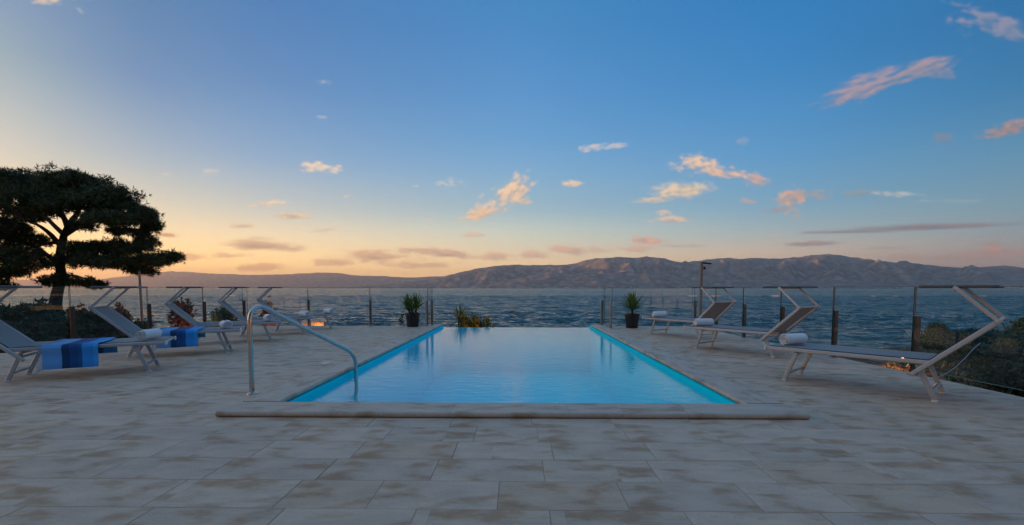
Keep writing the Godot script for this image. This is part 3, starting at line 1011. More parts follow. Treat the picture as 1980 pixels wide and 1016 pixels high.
# ------------------------------------------------------------------ sunbeds
func make_sunbed() -> Node3D:
	var b := thing("sunbed", "", "sunbed")
	var T := 0.385
	var m: MB
	for s in [-1.0, 1.0]:
		m = MB.new()
		m.bar(Vector3(0.0, T - 0.022, 0.30 * s), Vector3(1.40, T - 0.022, 0.30 * s), 0.026, 0.042, Vector3(0, 0, 1), 0.008)
		var rail := part("side_rail", m.done(), M.aluminium, b)
		m = MB.new()
		m.box(Transform3D(Basis(), Vector3(-0.012, T - 0.022, 0.30 * s)), Vector3(0.024, 0.052, 0.036), 0.008)
		part("end_cap", m.done(), M.white_plastic, rail)
	m = MB.new()
	m.bar(Vector3(0.02, T - 0.024, -0.285), Vector3(0.02, T - 0.024, 0.285), 0.034, 0.030, Vector3(1, 0, 0), 0.008)
	part("foot_bar", m.done(), M.aluminium, b)
	# slings: sheets with a slight sag
	for q in [["seat_sling", Vector3(0.012, T + 0.004, 0), Vector3(1.37, T + 0.004, 0)], ["back_sling", Vector3(1.375, T - 0.008, 0), Vector3(1.80, 0.775, 0)]]:
		m = MB.new()
		var nu := 8
		var nv := 10
		var n := Vector3(-(q[2].y - q[1].y), q[2].x - q[1].x, 0).normalized()
		var at := func(i: int, j: int, off: float) -> Vector3:
			var t := float(i) / nu
			var w := (float(j) / nv - 0.5) * 0.575
			return (q[1] as Vector3).lerp(q[2], t) + Vector3(0, 0, w) + n * (off - 0.016 * (1.0 - pow(absf(w) / 0.2875, 2.0)) * (0.5 + 0.5 * sin(t * PI)))
		for i in nu:
			for j in nv:
				m.quad(at.call(i, j, 0.003), at.call(i + 1, j, 0.003), at.call(i + 1, j + 1, 0.003), at.call(i, j + 1, 0.003), n)
				m.quad(at.call(i, j, -0.003), at.call(i + 1, j, -0.003), at.call(i + 1, j + 1, -0.003), at.call(i, j + 1, -0.003), -n)
		part(q[0], m.done(), M.sling, b)
	# legs
	for q in [[0.30, 0.18], [1.30, 1.43]]:
		for s in [-1.0, 1.0]:
			m = MB.new()
			m.bar(Vector3(q[0], T - 0.05, 0.262 * s), Vector3(q[1], 0.012, 0.25 * s), 0.024, 0.042, Vector3(0, 0, 1), 0.006)
			var leg := part("leg", m.done(), M.aluminium, b)
			m = MB.new()
			m.box(Transform3D(Basis(), Vector3(q[1], 0.009, 0.25 * s)), Vector3(0.050, 0.018, 0.032), 0.005)
			part("foot", m.done(), M.white_plastic, leg)
		m = MB.new()
		var t := 0.24
		var x := lerpf(q[1], q[0], t)
		m.bar(Vector3(x, T * t, -0.243), Vector3(x, T * t, 0.243), 0.022, 0.032, Vector3(0, 1, 0), 0.005)
		part("leg_stretcher", m.done(), M.aluminium, b)
		m = MB.new()
		m.bar(Vector3(q[0], T - 0.062, -0.282), Vector3(q[0], T - 0.062, 0.282), 0.030, 0.024, Vector3(1, 0, 0), 0.005)
		part("leg_bracket", m.done(), M.aluminium, b)
	# backrest
	for s in [-1.0, 1.0]:
		m = MB.new()
		m.bar(Vector3(1.26, 0.235, 0.330 * s), Vector3(1.805, 0.775, 0.330 * s), 0.024, 0.040, Vector3(0, 0, 1), 0.008)
		part("backrest_rail", m.done(), M.aluminium, b)
		m = MB.new()
		m.bar(Vector3(1.80, 0.770, 0.358 * s), Vector3(1.52, 1.062, 0.358 * s), 0.016, 0.032, Vector3(0, 0, 1), 0.005)
		part("canopy_arm", m.done(), M.aluminium, b)
		m = MB.new()
		m.lathe(Transform3D(Basis(Vector3.RIGHT, PI / 2 * s), Vector3(1.80, 0.770, 0.366 * s)), [[0.0, 0.012], [0.017, 0.010], [0.021, 0.003], [0.021, -0.03], [0.0, -0.03]], 14)
		part("pivot_knob", m.done(), M.aluminium, b)
	m = MB.new()
	m.bar(Vector3(1.80, 0.772, -0.314), Vector3(1.80, 0.772, 0.314), 0.026, 0.026, Vector3(1, 0, 0), 0.008)
	part("backrest_bar", m.done(), M.aluminium, b)
	m = MB.new()
	m.bar(Vector3(1.30, 0.275, -0.314), Vector3(1.30, 0.275, 0.314), 0.026, 0.026, Vector3(1, 0, 0), 0.008)
	part("backrest_bar", m.done(), M.aluminium, b)
	# canopy: a rounded frame with cloth stretched inside
	m = MB.new()
	var c0 := 1.29
	var c1 := 1.78
	var y := 1.062
	var pts := []
	for cc in [[c0, -1.0, PI], [c1, -1.0, 1.5 * PI], [c1, 1.0, 0.0], [c0, 1.0, 0.5 * PI]]:
		for k in 5:
			var a: float = cc[2] + PI / 2 * k / 4.0
			pts.append(Vector3(cc[0] + (0.03 if cc[0] < 1.5 else -0.03) + cos(a) * 0.03, y, cc[1] * 0.304 + sin(a) * 0.03))
	pts.append(pts[0])
	var rad := []
	for p in pts:
		rad.append(0.014)
	m.tube(pts, rad, 8, false)
	var can := part("canopy_frame", m.done(), M.canopy_frame, b)
	m = MB.new()
	m.box(Transform3D(Basis(), Vector3((c0 + c1) * 0.5, y, 0)), Vector3(c1 - c0 - 0.012, 0.012, 0.650), 0.004)
	part("canopy_cloth", m.done(), M.canopy_fabric, can)
	m = MB.new()
	m.bar(Vector3(1.52, y - 0.02, -0.366), Vector3(1.52, y - 0.02, 0.366), 0.018, 0.014, Vector3(1, 0, 0), 0.004)
	part("canopy_crossbar", m.done(), M.aluminium, b)
	return b


func make_towel(sd: int) -> ArrayMesh:
	# a terry towel rolled up: a spiral strip along z
	var m := MB.new()
	rng.seed = sd
	var turns := 3.1
	var steps := 72
	var len := 0.30
	var thick := 0.0215
	var squash := rng.randf_range(0.86, 0.95)
	var ph := rng.randf() * TAU
	var pin := []
	var pout := []
	var nor := []
	for i in steps + 1:
		var t := float(i) / steps
		var a := ph + TAU * turns * t
		var r := 0.014 + (0.082 - 0.014) * t
		var d := Vector3(cos(a), sin(a) * squash, 0)
		var wob := 1.0 + 0.03 * sin(a * 2.0 + ph)
		pout.append(d * r * wob)
		pin.append(d * maxf(r - thick * 0.74, 0.002) * wob)
		nor.append(Vector3(cos(a), sin(a), 0))
	var soft := 0.010
	var hz := len * 0.5
	for i in steps:
		for e in [-1.0, 1.0]:
			var off := Vector3(0, 0, e * (hz + 0.004 * sin(i * 0.7)))
			var off2 := Vector3(0, 0, e * (hz + 0.004 * sin((i + 1) * 0.7)))
			var inset := Vector3(0, 0, -e * soft)
			var mid: Vector3 = (pin[i] + pout[i]) * 0.5
			var mid2: Vector3 = (pin[i + 1] + pout[i + 1]) * 0.5
			var nz := Vector3(0, 0, e)
			m.quadn(pout[i] + off + inset, pout[i + 1] + off2 + inset, mid2 + off2, mid + off, nor[i], nor[i + 1], nz, nz)
			m.quadn(pin[i] + off + inset, pin[i + 1] + off2 + inset, mid2 + off2, mid + off, -nor[i], -nor[i + 1], nz, nz)
		var za := Vector3(0, 0, hz - soft)
		m.quadn(pout[i] - za, pout[i] + za, pout[i + 1] + za, pout[i + 1] - za, nor[i], nor[i], nor[i + 1], nor[i + 1])
		m.quadn(pin[i] - za, pin[i] + za, pin[i + 1] + za, pin[i + 1] - za, -nor[i], -nor[i], -nor[i + 1], -nor[i + 1])
	m.quad(pin[steps] + Vector3(0, 0, -hz), pin[steps] + Vector3(0, 0, hz), pout[steps] + Vector3(0, 0, hz), pout[steps] + Vector3(0, 0, -hz), Vector3(-nor[steps].y, nor[steps].x, 0))
	return m.done()


func make_blanket(s0: float, s1: float, drop_near: float, drop_far: float, sd: int, label: String, at: Vector3, turn: float) -> void:
	# laid across the bed: its path runs over both rails (near side = -z), stripes follow the bed's length
	var w := noise(3.0, FastNoiseLite.TYPE_SIMPLEX_SMOOTH, 2, sd)
	var o := thing("striped_blanket", label, "blanket", at, turn, "striped blankets on the sunbeds")
	var path := []
	var y := 0.398
	for k in 9:
		path.append(Vector2(-0.372 - 0.006 * sin(k), lerpf(y - drop_near, y - 0.03, k / 8.0)))
	path.append(Vector2(-0.358, y - 0.006))
	for k in 13:
		var t := k / 12.0
		path.append(Vector2(lerpf(-0.335, 0.335, t), y + 0.005 - 0.010 * sin(t * PI)))
	path.append(Vector2(0.358, y - 0.006))
	for k in 7:
		path.append(Vector2(0.372, lerpf(y - 0.03, y - drop_far, k / 6.0)))
	var bands := [[0.0, Color(0.05, 0.38, 0.86)], [0.10, Color(0.035, 0.31, 0.78)], [0.30, Color(0.014, 0.11, 0.33)], [0.36, Color(0.012, 0.085, 0.26)], [0.52, Color(0.010, 0.055, 0.16)], [0.66, Color(0.11, 0.34, 0.70)], [0.69, Color(0.13, 0.38, 0.74)], [0.985, Color(0.18, 0.38, 0.68)]]
	var nu := 44
	var pt := func(i: int, j: int, off: float) -> Vector3:
		var s := lerpf(s0, s1, float(i) / nu)
		var p: Vector2 = path[j]
		var hang := clampf((y - 0.02 - p.y) * 4.0, 0.0, 1.0)
		var q := w.get_noise_2d(s, p.y * 0.4 + p.x * 0.3)
		return Vector3(s + hang * 0.012 * w.get_noise_2d(p.y * 1.3, 7.0), p.y + off * (1.0 - hang) + 0.004 * q * (1.0 - hang), p.x + signf(p.x) * hang * (0.016 * q + off * 1.0))
	for b in bands.size():
		var m := MB.new()
		m.col = bands[b][1]
		var f0: float = bands[b][0]
		var f1: float = bands[b + 1][0] if b + 1 < bands.size() else 1.0
		for i in nu:
			var f := (i + 0.5) / nu
			if f < f0 or f >= f1:
				continue
			for j in path.size() - 1:
				for off in [0.003, 0.0]:
					var a: Vector3 = pt.call(i, j, off)
					var c: Vector3 = pt.call(i + 1, j, off)
					var d: Vector3 = pt.call(i + 1, j + 1, off)
					var e: Vector3 = pt.call(i, j + 1, off)
					var n := (c - a).cross(e - a).normalized()
					var away := Vector3(0, 1, signf(path[j].x) * 0.8)
					if n.dot(away) < 0.0:
						n = -n
					m.quad(a, c, d, e, n if off > 0.0 else -n)
		if m.v.size():
			part("cloth_stripe", m.done(), M.blanket_cloth, o)
	# knotted fringe along the head end
	var fr := MB.new()
	fr.col = Color(0.30, 0.40, 0.62)
	rng.seed = sd
	for j in range(0, path.size() - 1):
		for k in 2:
			var a: Vector3 = (pt.call(nu, j, 0.002) as Vector3).lerp(pt.call(nu, j + 1, 0.002), k * 0.5)
			var hang := clampf((y - 0.02 - path[j].y) * 4.0, 0.0, 1.0)
			var b := a + Vector3(rng.randf_range(0.045, 0.075), -0.03 - 0.05 * hang * rng.randf(), rng.randf_range(-0.01, 0.01))
			if hang < 0.1:
				b.y = a.y - 0.002
			fr.tube([a, a.lerp(b, 0.5) + Vector3(0, 0.004, 0), b], [0.0035, 0.003, 0.0025], 5)
	part("fringe", fr.done(), M.blanket_cloth, o)


func make_sunbeds() -> void:
	var spots := [
		[3.089, -5.349, 49.2, "grey sling sunbed by the soil bed and shrubs, across the pool from the pine"],
		[3.16, -8.02, 52.0, "middle one of the three grey sunbeds across the pool from the pine"],
		[3.104, -10.385, 57.1, "grey sunbed beside a potted yucca, with the lamp post behind it"],
		[-4.596, -5.747, 150.6, "grey sunbed under a striped blue blanket, in front of the dark shrubs"],
		[-4.662, -7.359, 151.9, "grey sunbed under a striped blue blanket, beside a sunbed with no blanket"],
		[-4.86, -8.95, 148.0, "grey sunbed without blanket, next to the blanketed pair on the pine side"],
		[-4.828, -10.303, 152.9, "grey sunbed between two other blanketless sunbeds on the pine side"],
		[-4.751, -11.571, 154.6, "last grey sunbed of the pine side row, against the seaward railing"]]
	var towels := [
		[0.18, -0.01, -72.0, "white rolled towel on the sunbed by the soil bed and shrubs"],
		[0.17, 0.0, -87.0, "white rolled towel on the middle sunbed across the pool from the pine"],
		[0.20, 0.0, -82.0, "white rolled towel on the sunbed beside the potted yucca"],
		[0.22, 0.0, 5.0, "white rolled towel on the blanketed sunbed in front of the dark shrubs"],
		[0.22, 0.0, 44.0, "white rolled towel on the blanketed sunbed beside one without a blanket"],
		[0.20, 0.0, 40.0, "white rolled towel on the blanketless sunbed next to the blanketed pair"],
		[0.18, 0.0, 60.0, "white rolled towel on the sunbed between two blanketless sunbeds"],
		[0.23, 0.0, 56.0, "white rolled towel on the last sunbed by the seaward railing"]]
	var proto := make_sunbed()
	for i in spots.size():
		var s: Array = spots[i]
		var b: Node3D = proto
		if i > 0:
			b = proto.duplicate()
			b.name = numbered("sunbed")
			add_child(b)
		b.position = Vector3(s[0], 0.0015, s[1])
		b.rotation.y = -deg_to_rad(s[2])
		tag(b, s[3], "sunbed", "sunbeds along both sides of the pool")
		var t: Array = towels[i]
		var o := MeshInstance3D.new()
		o.name = numbered("rolled_towel")
		o.mesh = make_towel(500 + i)
		o.material_override = M.terry
		add_child(o)
		o.position = b.transform * Vector3(t[0], 0.385 + 0.069, t[1])
		o.rotation.y = deg_to_rad(t[2])
		tag(o, t[3], "towel", "rolled towels on the sunbeds")
	make_blanket(0.62, 1.10, 0.27, 0.20, 61, "striped blue blanket with fringe on the sunbed in front of the shrubs", Vector3(-4.596, 0, -5.747), -deg_to_rad(150.6))
	make_blanket(0.55, 1.07, 0.25, 0.18, 62, "striped blue blanket on the sunbed beside one without a blanket", Vector3(-4.662, 0, -7.359), -deg_to_rad(151.9))


# ------------------------------------------------------------------ glass railings
func make_railing(label: String, posts: Array, steel: bool, gone := []) -> void:
	var r := thing("glass_railing", label, "railing", posts[0], 0.0, "glass railings round the terrace")
	var o: Vector3 = posts[0]
	var pm := MB.new()
	var k := 0.072
	pm.box(Transform3D(Basis(), Vector3(0, 0.36, 0)), Vector3(k, 0.70, k * 0.62), 0.004)
	var cap := MB.new()
	cap.box(Transform3D(Basis(), Vector3(0, 0.714, 0)), Vector3(k + 0.004, 0.008, k * 0.62 + 0.004), 0.003)
	var foot := MB.new()
	foot.box(Transform3D(Basis(), Vector3(0, 0.006, 0)), Vector3(0.11, 0.010, 0.09), 0.003)
	var pmesh := pm.done()
	var cmesh := cap.done()
	var fmesh := foot.done()
	for i in posts.size():
		if i in gone:
			continue
		var dir: Vector3 = (posts[mini(i + 1, posts.size() - 1)] - posts[maxi(i - 1, 0)]).normalized()
		var p := part("post", pmesh, M.post_steel if steel else M.post_metal, r)
		p.position = posts[i] - o
		p.rotation.y = atan2(-dir.z, dir.x)
		part("post_cap", cmesh, M.post_steel, p)
		part("post_foot", fmesh, M.post_steel, p)
	for i in posts.size() - 1:
		var a: Vector3 = posts[i] - o
		var b: Vector3 = posts[i + 1] - o
		var dir := (b - a).normalized()
		a += dir * 0.010
		b -= dir * 0.010
		var side := dir.cross(Vector3.UP)
		var off := side * (0.030 if steel else -0.034)
		var len := a.distance_to(b)
		var yaw := atan2(-dir.z, dir.x)
		var g := MB.new()
		g.box(Transform3D(Basis(), Vector3.ZERO), Vector3(len - 0.006, 0.976, 0.010), 0.001)
		var pane := part("pane", g.done(), M.glass, r)
		pane.position = (a + b) * 0.5 + Vector3(0, 0.085 + 0.49, 0) + off
		pane.rotation.y = yaw
		for e in [[Vector3(-len * 0.5, 0, 0), Vector3(0.005, 0.98, 0.011)], [Vector3(len * 0.5, 0, 0), Vector3(0.005, 0.98, 0.011)], [Vector3(0, 0.4905, 0), Vector3(len - 0.006, 0.004, 0.011)], [Vector3(0, -0.4905, 0), Vector3(len - 0.006, 0.004, 0.011)]]:
			var em := MB.new()
			em.box(Transform3D(Basis(), e[0]), e[1], 0.001)
			part("pane_edge", em.done(), M.glass_edge, pane)


func make_railings() -> void:
	var right := []
	for z in [-2.68, -4.05, -5.414, -6.789, -8.14, -9.5, -10.82, -12.14]:
		right.append(Vector3(4.79, 0.0, z))
	make_railing("glass railing with dark posts on the side of the lamp post", right, false)
	make_railing("glass railing between a potted yucca and the lamp post corner", [Vector3(2.28, 0, -12.2), Vector3(4.72, 0, -12.2)], true, [1])
	make_railing("short glass return by the pool's brim, beside the yucca near the lamp post", [Vector3(2.40, 0, -11.62), Vector3(2.30, 0, -12.14)], true, [1])
	var left := []
	for z in [-5.05, -6.5, -7.95, -9.42, -10.85]:
		left.append(Vector3(fence_x(z), 0, z))
	left.append(Vector3(-7.6, 0, -12.16))
	make_railing("glass railing with dark posts on the side of the pine", left, false)
	make_railing("glass railing along the sea behind the pine side sunbeds", [Vector3(-7.52, 0, -12.2), Vector3(-5.82, 0, -12.2), Vector3(-4.10, 0, -12.2), Vector3(-2.40, 0, -12.2)], true, [0])
	make_railing("short glass return by the pool's brim, on the pine side", [Vector3(-2.44, 0, -11.70), Vector3(-2.40, 0, -12.14)], true, [1])


# ------------------------------------------------------------------ plants
func tuft(m: MB, p: Vector3, up: Vector3, size: float, n: int, shade: Color, width := 0.22) -> void:
	for k in n:
		var d := (Vector3(rng.randfn(), rng.randfn(), rng.randfn()).normalized() + up * 0.7).normalized()
		var side := d.cross(Vector3(rng.randfn(), rng.randfn(), rng.randfn())).normalized() * size * width
		var nn := side.cross(d).normalized()
		if nn.y < 0.0:
			nn = -nn
		var len := size * rng.randf_range(0.7, 1.25)
		var b := p + d * len * 0.12
		m.col = shade * rng.randf_range(0.75, 1.25)
		m.tri(b - side, b + side, p + d * len, nn, nn, nn)


func clump(m: MB, c: Vector3, r: Vector3, count: int, size: float, shell: float, shade: Color, n := 6, width := 0.22) -> void:
	for k in count:
		var d := Vector3(rng.randfn(), rng.randfn(), rng.randfn()).normalized()
		var t := pow(rng.randf(), shell)
		var wob := 1.0 + 0.25 * sin(d.x * 5.0 + c.x * 3.0) * cos(d.z * 4.0 + c.y * 5.0)
		tuft(m, c + d * r * t * wob, d, size, n, shade, width)


func limb(m: MB, a: Vector3, b: Vector3, r0: float, r1: float, bow: Vector3) -> void:
	var pts := []
	var rad := []
	for k in 7:
		var t := k / 6.0
		pts.append(a.lerp(b, t) + bow * sin(t * PI) + Vector3(rng.randfn(), rng.randfn(), rng.randfn()) * r0 * 0.12)
		rad.append(lerpf(r0, r1, t))
	m.tube(pts, rad, 9)


func make_pine() -> void:
	rng.seed = 9001
	var zt := -13.6
	var P := func(px: float, py: float, dz := 0.0) -> Vector3:
		return on_depth(px, py, zt + dz)
	var foot: Vector3 = P.call(112, 672)
	foot.y = ground_height(foot.x, foot.z) - 0.15
	var t := thing("pine_tree", "tall umbrella pine with dark spreading crown standing beyond the side railing", "tree", foot)
	var trunk := MB.new()
	var line := [[114, 672, 0.24], [113, 640, 0.21], [110, 612, 0.195], [106, 590, 0.185], [109, 570, 0.165], [115, 548, 0.15], [117, 525, 0.14], [114, 500, 0.125], [118, 475, 0.115], [123, 455, 0.10], [130, 440, 0.09], [140, 425, 0.09], [152, 410, 0.06]]
	var pts := []
	var rad := []
	for q in line:
		pts.append(P.call(q[0], q[1]) - foot)
		rad.append(q[2] * 0.86)
	pts[0].y = -0.1
	trunk.tube(pts, rad, 14)
	part("trunk", trunk.done(), M.bark, t)
	var limbs := [[[117, 520], [50, 468], 0.085, -0.6], [[116, 500], [200, 505], 0.07, 0.5], [[118, 478], [60, 430], 0.08, 0.8], [[123, 456], [220, 420], 0.075, -0.7], [[130, 440], [90, 372], 0.08, 0.4], [[140, 425], [190, 372], 0.06, 0.9], [[130, 440], [250, 432], 0.06, 0.3], [[122, 455], [40, 390], 0.07, -1.1], [[115, 508], [270, 512], 0.055, -0.3], [[120, 468], [20, 500], 0.06, 0.9], [[200, 505], [325, 505], 0.035, 0.2], [[60, 430], [-50, 400], 0.05, -0.4], [[50, 468], [-60, 520], 0.05, 0.3], [[118, 535], [180, 548], 0.03, 0.4]]
	for q in limbs:
		var m := MB.new()
		var a: Vector3 = P.call(q[0][0], q[0][1])
		var b: Vector3 = P.call(q[1][0], q[1][1], q[3] * 1.4)
		limb(m, a - foot, b - foot, q[2], q[2] * 0.3, Vector3(0, 0.12, 0))
		part("limb", m.done(), M.bark, t)
	# pads of needles: [px, py, half width px, half height px, depth offset, tufts]
	var pads := [[-40, 352, 60, 26, 0, 700], [20, 348, 50, 20, 0.3, 700], [75, 356, 44, 20, -0.5, 700], [130, 350, 44, 18, 0.4, 650], [180, 364, 40, 18, -0.4, 650], [222, 378, 32, 16, 0.3, 520],
		[-20, 392, 70, 26, 0.6, 800], [60, 388, 56, 22, 0.9, 800], [120, 382, 52, 20, -0.9, 750], [180, 396, 48, 18, 0.5, 700], [238, 402, 36, 16, -0.3, 520], [268, 418, 26, 16, 0.4, 360], [282, 432, 18, 11, 0.0, 200],
		[50, 416, 30, 12, -1.0, 320], [210, 424, 40, 11, 0.8, 420], 
		[-10, 440, 52, 26, 0.8, 700], [30, 470, 48, 22, 0.2, 700], [-30, 500, 62, 28, -0.3, 800], [40, 505, 50, 22, 0.6, 700], [0, 530, 44, 13, 0.3, 360], 
		[165, 484, 34, 15, 0.4, 480], [210, 482, 40, 16, -0.3, 560], [255, 478, 32, 14, 0.3, 400], [284, 470, 14, 9, 0, 150], [160, 504, 34, 13, -0.5, 400], [205, 506, 44, 12, 0.5, 520], [250, 510, 38, 11, -0.2, 420], [290, 506, 28, 11, 0.2, 330], [318, 500, 18, 8, 0, 170], [334, 496, 10, 6, 0, 90], [270, 524, 24, 7, 0.1, 170],
		[118, 540, 16, 8, 0.4, 110], [165, 546, 20, 6, 0.3, 110], [185, 551, 10, 4, 0.3, 50], [98, 545, 10, 6, 0.2, 60], [-5, 552, 16, 8, 0.2, 90], [232, 447, 20, 8, 0.5, 150], [272, 452, 16, 7, -0.3, 110], [160, 436, 18, 8, 0.6, 130], [296, 440, 9, 6, 0, 70], [84, 402, 26, 12, 0.9, 220]]
	for q in pads:
		var m := MB.new()
		var c: Vector3 = P.call(q[0], q[1], q[4] * 1.5)
		var s: float = -c.z / F
		var sh := Color(1, 1, 1) * rng.randf_range(0.8, 1.15)
		var ext := Vector3(q[2] * s, q[3] * s, q[2] * s * 0.9)
		for j in 5:
			var o := Vector3(rng.randf_range(-0.62, 0.62), rng.randf_range(-0.55, 0.55), rng.randf_range(-0.6, 0.6))
			clump(m, c - foot + o * ext, ext * Vector3(0.40, 0.46, 0.40) * rng.randf_range(0.7, 1.25), int(q[5] * 0.082), 0.135, 0.6, sh * rng.randf_range(0.8, 1.2), 6, 0.10)
		for k in int(q[5] * 0.05) + 5:   # sprigs that break the outline
			var d := Vector3(rng.randfn(), rng.randfn() * 0.7 + 0.25, rng.randfn()).normalized()
			clump(m, c - foot + d * Vector3(q[2] * s, q[3] * s, q[2] * s) * rng.randf_range(0.6, 1.16 if q[1] < 400 else 1.1), Vector3(1.3, 0.75, 1.3) * rng.randf_range(0.08, 0.26 if q[1] < 400 else 0.17), 17, 0.125, 0.5, sh, 6, 0.11)
		part("crown", m.done(), M.pine_needles, t)


func make_shrub(called: String, label: String, group: String, at: Vector3, wide: float, high: float, m_name: String, count: int, leaf: float, sd: int, wide_leaf := 0.3, bare := 0.25, shade := Color(1, 1, 1)) -> Node3D:
	rng.seed = sd
	var o := thing(called, label, "shrub", at, 0.0, group)
	var st := MB.new()
	for k in 5:
		var a := TAU * k / 5.0 + rng.randf()
		limb(st, Vector3(cos(a), 0, sin(a)) * 0.03 + Vector3(0, -0.1, 0), Vector3(cos(a) * wide * 0.5, high * rng.randf_range(0.6, 0.9), sin(a) * wide * 0.5), 0.018 + high * 0.006, 0.006, Vector3(0, 0.05, 0))
	part("stem", st.done(), M.bark, o)
	var m := MB.new()
	var lobes := 7 if bare < 0.3 else 4
	for k in lobes:
		var a := TAU * k / lobes + rng.randf() * 0.6
		var rr := wide * rng.randf_range(0.15, 0.55)
		var c := Vector3(cos(a) * rr, high * lerpf(bare, 0.78, rng.randf()), sin(a) * rr)
		clump(m, c, Vector3(wide * 0.5, high * 0.27, wide * 0.5), count / lobes, leaf, 0.5, shade, 5, wide_leaf)
	clump(m, Vector3(0, high * 0.74, 0), Vector3(wide * 0.45, high * 0.24, wide * 0.45), count / 5, leaf, 0.5, shade, 5, wide_leaf)
	part("foliage", m.done(), M[m_name], o)
	return o


func rosette(m: MB, c: Vector3, n: int, len: float, width: float, shade: Color, rise := 0.35) -> void:
	for k in n:
		var a := rng.randf() * TAU
		var e := lerpf(0.05 if rise < 0.45 else -0.25, 1.45, pow(float(k) / n, rise + 0.35)) + rng.randfn() * 0.08
		var out := Vector3(cos(a), 0, sin(a))
		var l := len * rng.randf_range(0.8, 1.15)
		var side := out.cross(Vector3.UP) * width * 0.5
		var prev := c
		var pw := 0.5
		m.col = shade * rng.randf_range(0.7, 1.3)
		for s in 5:
			var t := (s + 1) / 5.0
			var ee := e - 0.65 * t * t * (1.0 - e / 1.8)
			var p := prev + (out * cos(ee) + Vector3.UP * sin(ee)) * l / 5.0
			var w := sin(minf(t * 1.25, 1.0) * PI * 0.5) * (1.0 - pow(t, 3.0))
			var nn := side.cross(p - prev).normalized()
			if nn.y < 0.0:
				nn = -nn
			m.tri(prev - side * pw, prev + side * pw, p + side * w, nn, nn, nn)
			m.tri(prev - side * pw, p + side * w, p - side * w, nn, nn, nn)
			prev = p
			pw = w


func make_potted_yucca(label: String, at: Vector3, heads: Array, sd: int) -> void:
	rng.seed = sd
	var o := thing("potted_yucca", label, "potted plant", at, 0.0, "potted yuccas at the end of the pool")
	var m := MB.new()
	m.lathe(Transform3D(), [[0.0, 0.29], [0.165, 0.29], [0.175, 0.375], [0.198, 0.375], [0.200, 0.33], [0.188, 0.325], [0.150, 0.006], [0.146, 0.0], [0.0, 0.0]], 28)
	part("pot", m.done(), M.black_pot, o)
	m = MB.new()
	m.lathe(Transform3D(), [[0.0, 0.335], [0.168, 0.33], [0.17, 0.28], [0.0, 0.28]], 20)
	part("potting_soil", m.done(), M.soil, o)
	for h in heads:
		m = MB.new()
		m.tube([Vector3(h[0] * 0.4, 0.28, h[2] * 0.4), Vector3(h[0], h[1], h[2])], [0.03, 0.026], 8)
		var s := part("stem", m.done(), M.bark, o)
		m = MB.new()
		rosette(m, Vector3(h[0], h[1] - 0.02, h[2]), h[4], h[3], 0.045, Color(1, 1, 1))
		part("rosette", m.done(), M.yucca_leaves, s)


func garden_lamp(label: String, at: Vector3, energy: float) -> void:
	var o := thing("garden_lamp", label, "lamp", at, 0.0, "low garden lamps beyond the terrace")
	var m := MB.new()
	m.lathe(Transform3D(), [[0.0, 0.10], [0.030, 0.10], [0.032, 0.0], [0.012, -0.02], [0.008, -0.25], [0.0, -0.25]], 14)
	part("housing", m.done(), M.dark_plastic, o)
	m = MB.new()
	m.lathe(Transform3D(), [[0.0, 0.135], [0.018, 0.128], [0.028, 0.102], [0.0, 0.102]], 14)
	var em := StandardMaterial3D.new()
	em.albedo_color = Color(0.8, 0.6, 0.4)
	em.emission_enabled = true
	em.emission = Color(1.0, 0.62, 0.28)
	em.emission_energy_multiplier = 4.0
	part("bulb", m.done(), em, o)
	var l := OmniLight3D.new()
	l.name = "lamp_glow"
	l.light_color = Color(1.0, 0.60, 0.28)
	l.light_energy = energy
	l.light_size = 0.03
	l.omni_range = 12.0
	l.omni_attenuation = 2.0
	l.shadow_enabled = true
	l.position = Vector3(0, 0.17, 0)
	o.add_child(l)


func on_ground(x: float, z: float, dy := 0.0) -> Vector3:
	return Vector3(x, ground_height(x, z) + dy, z)


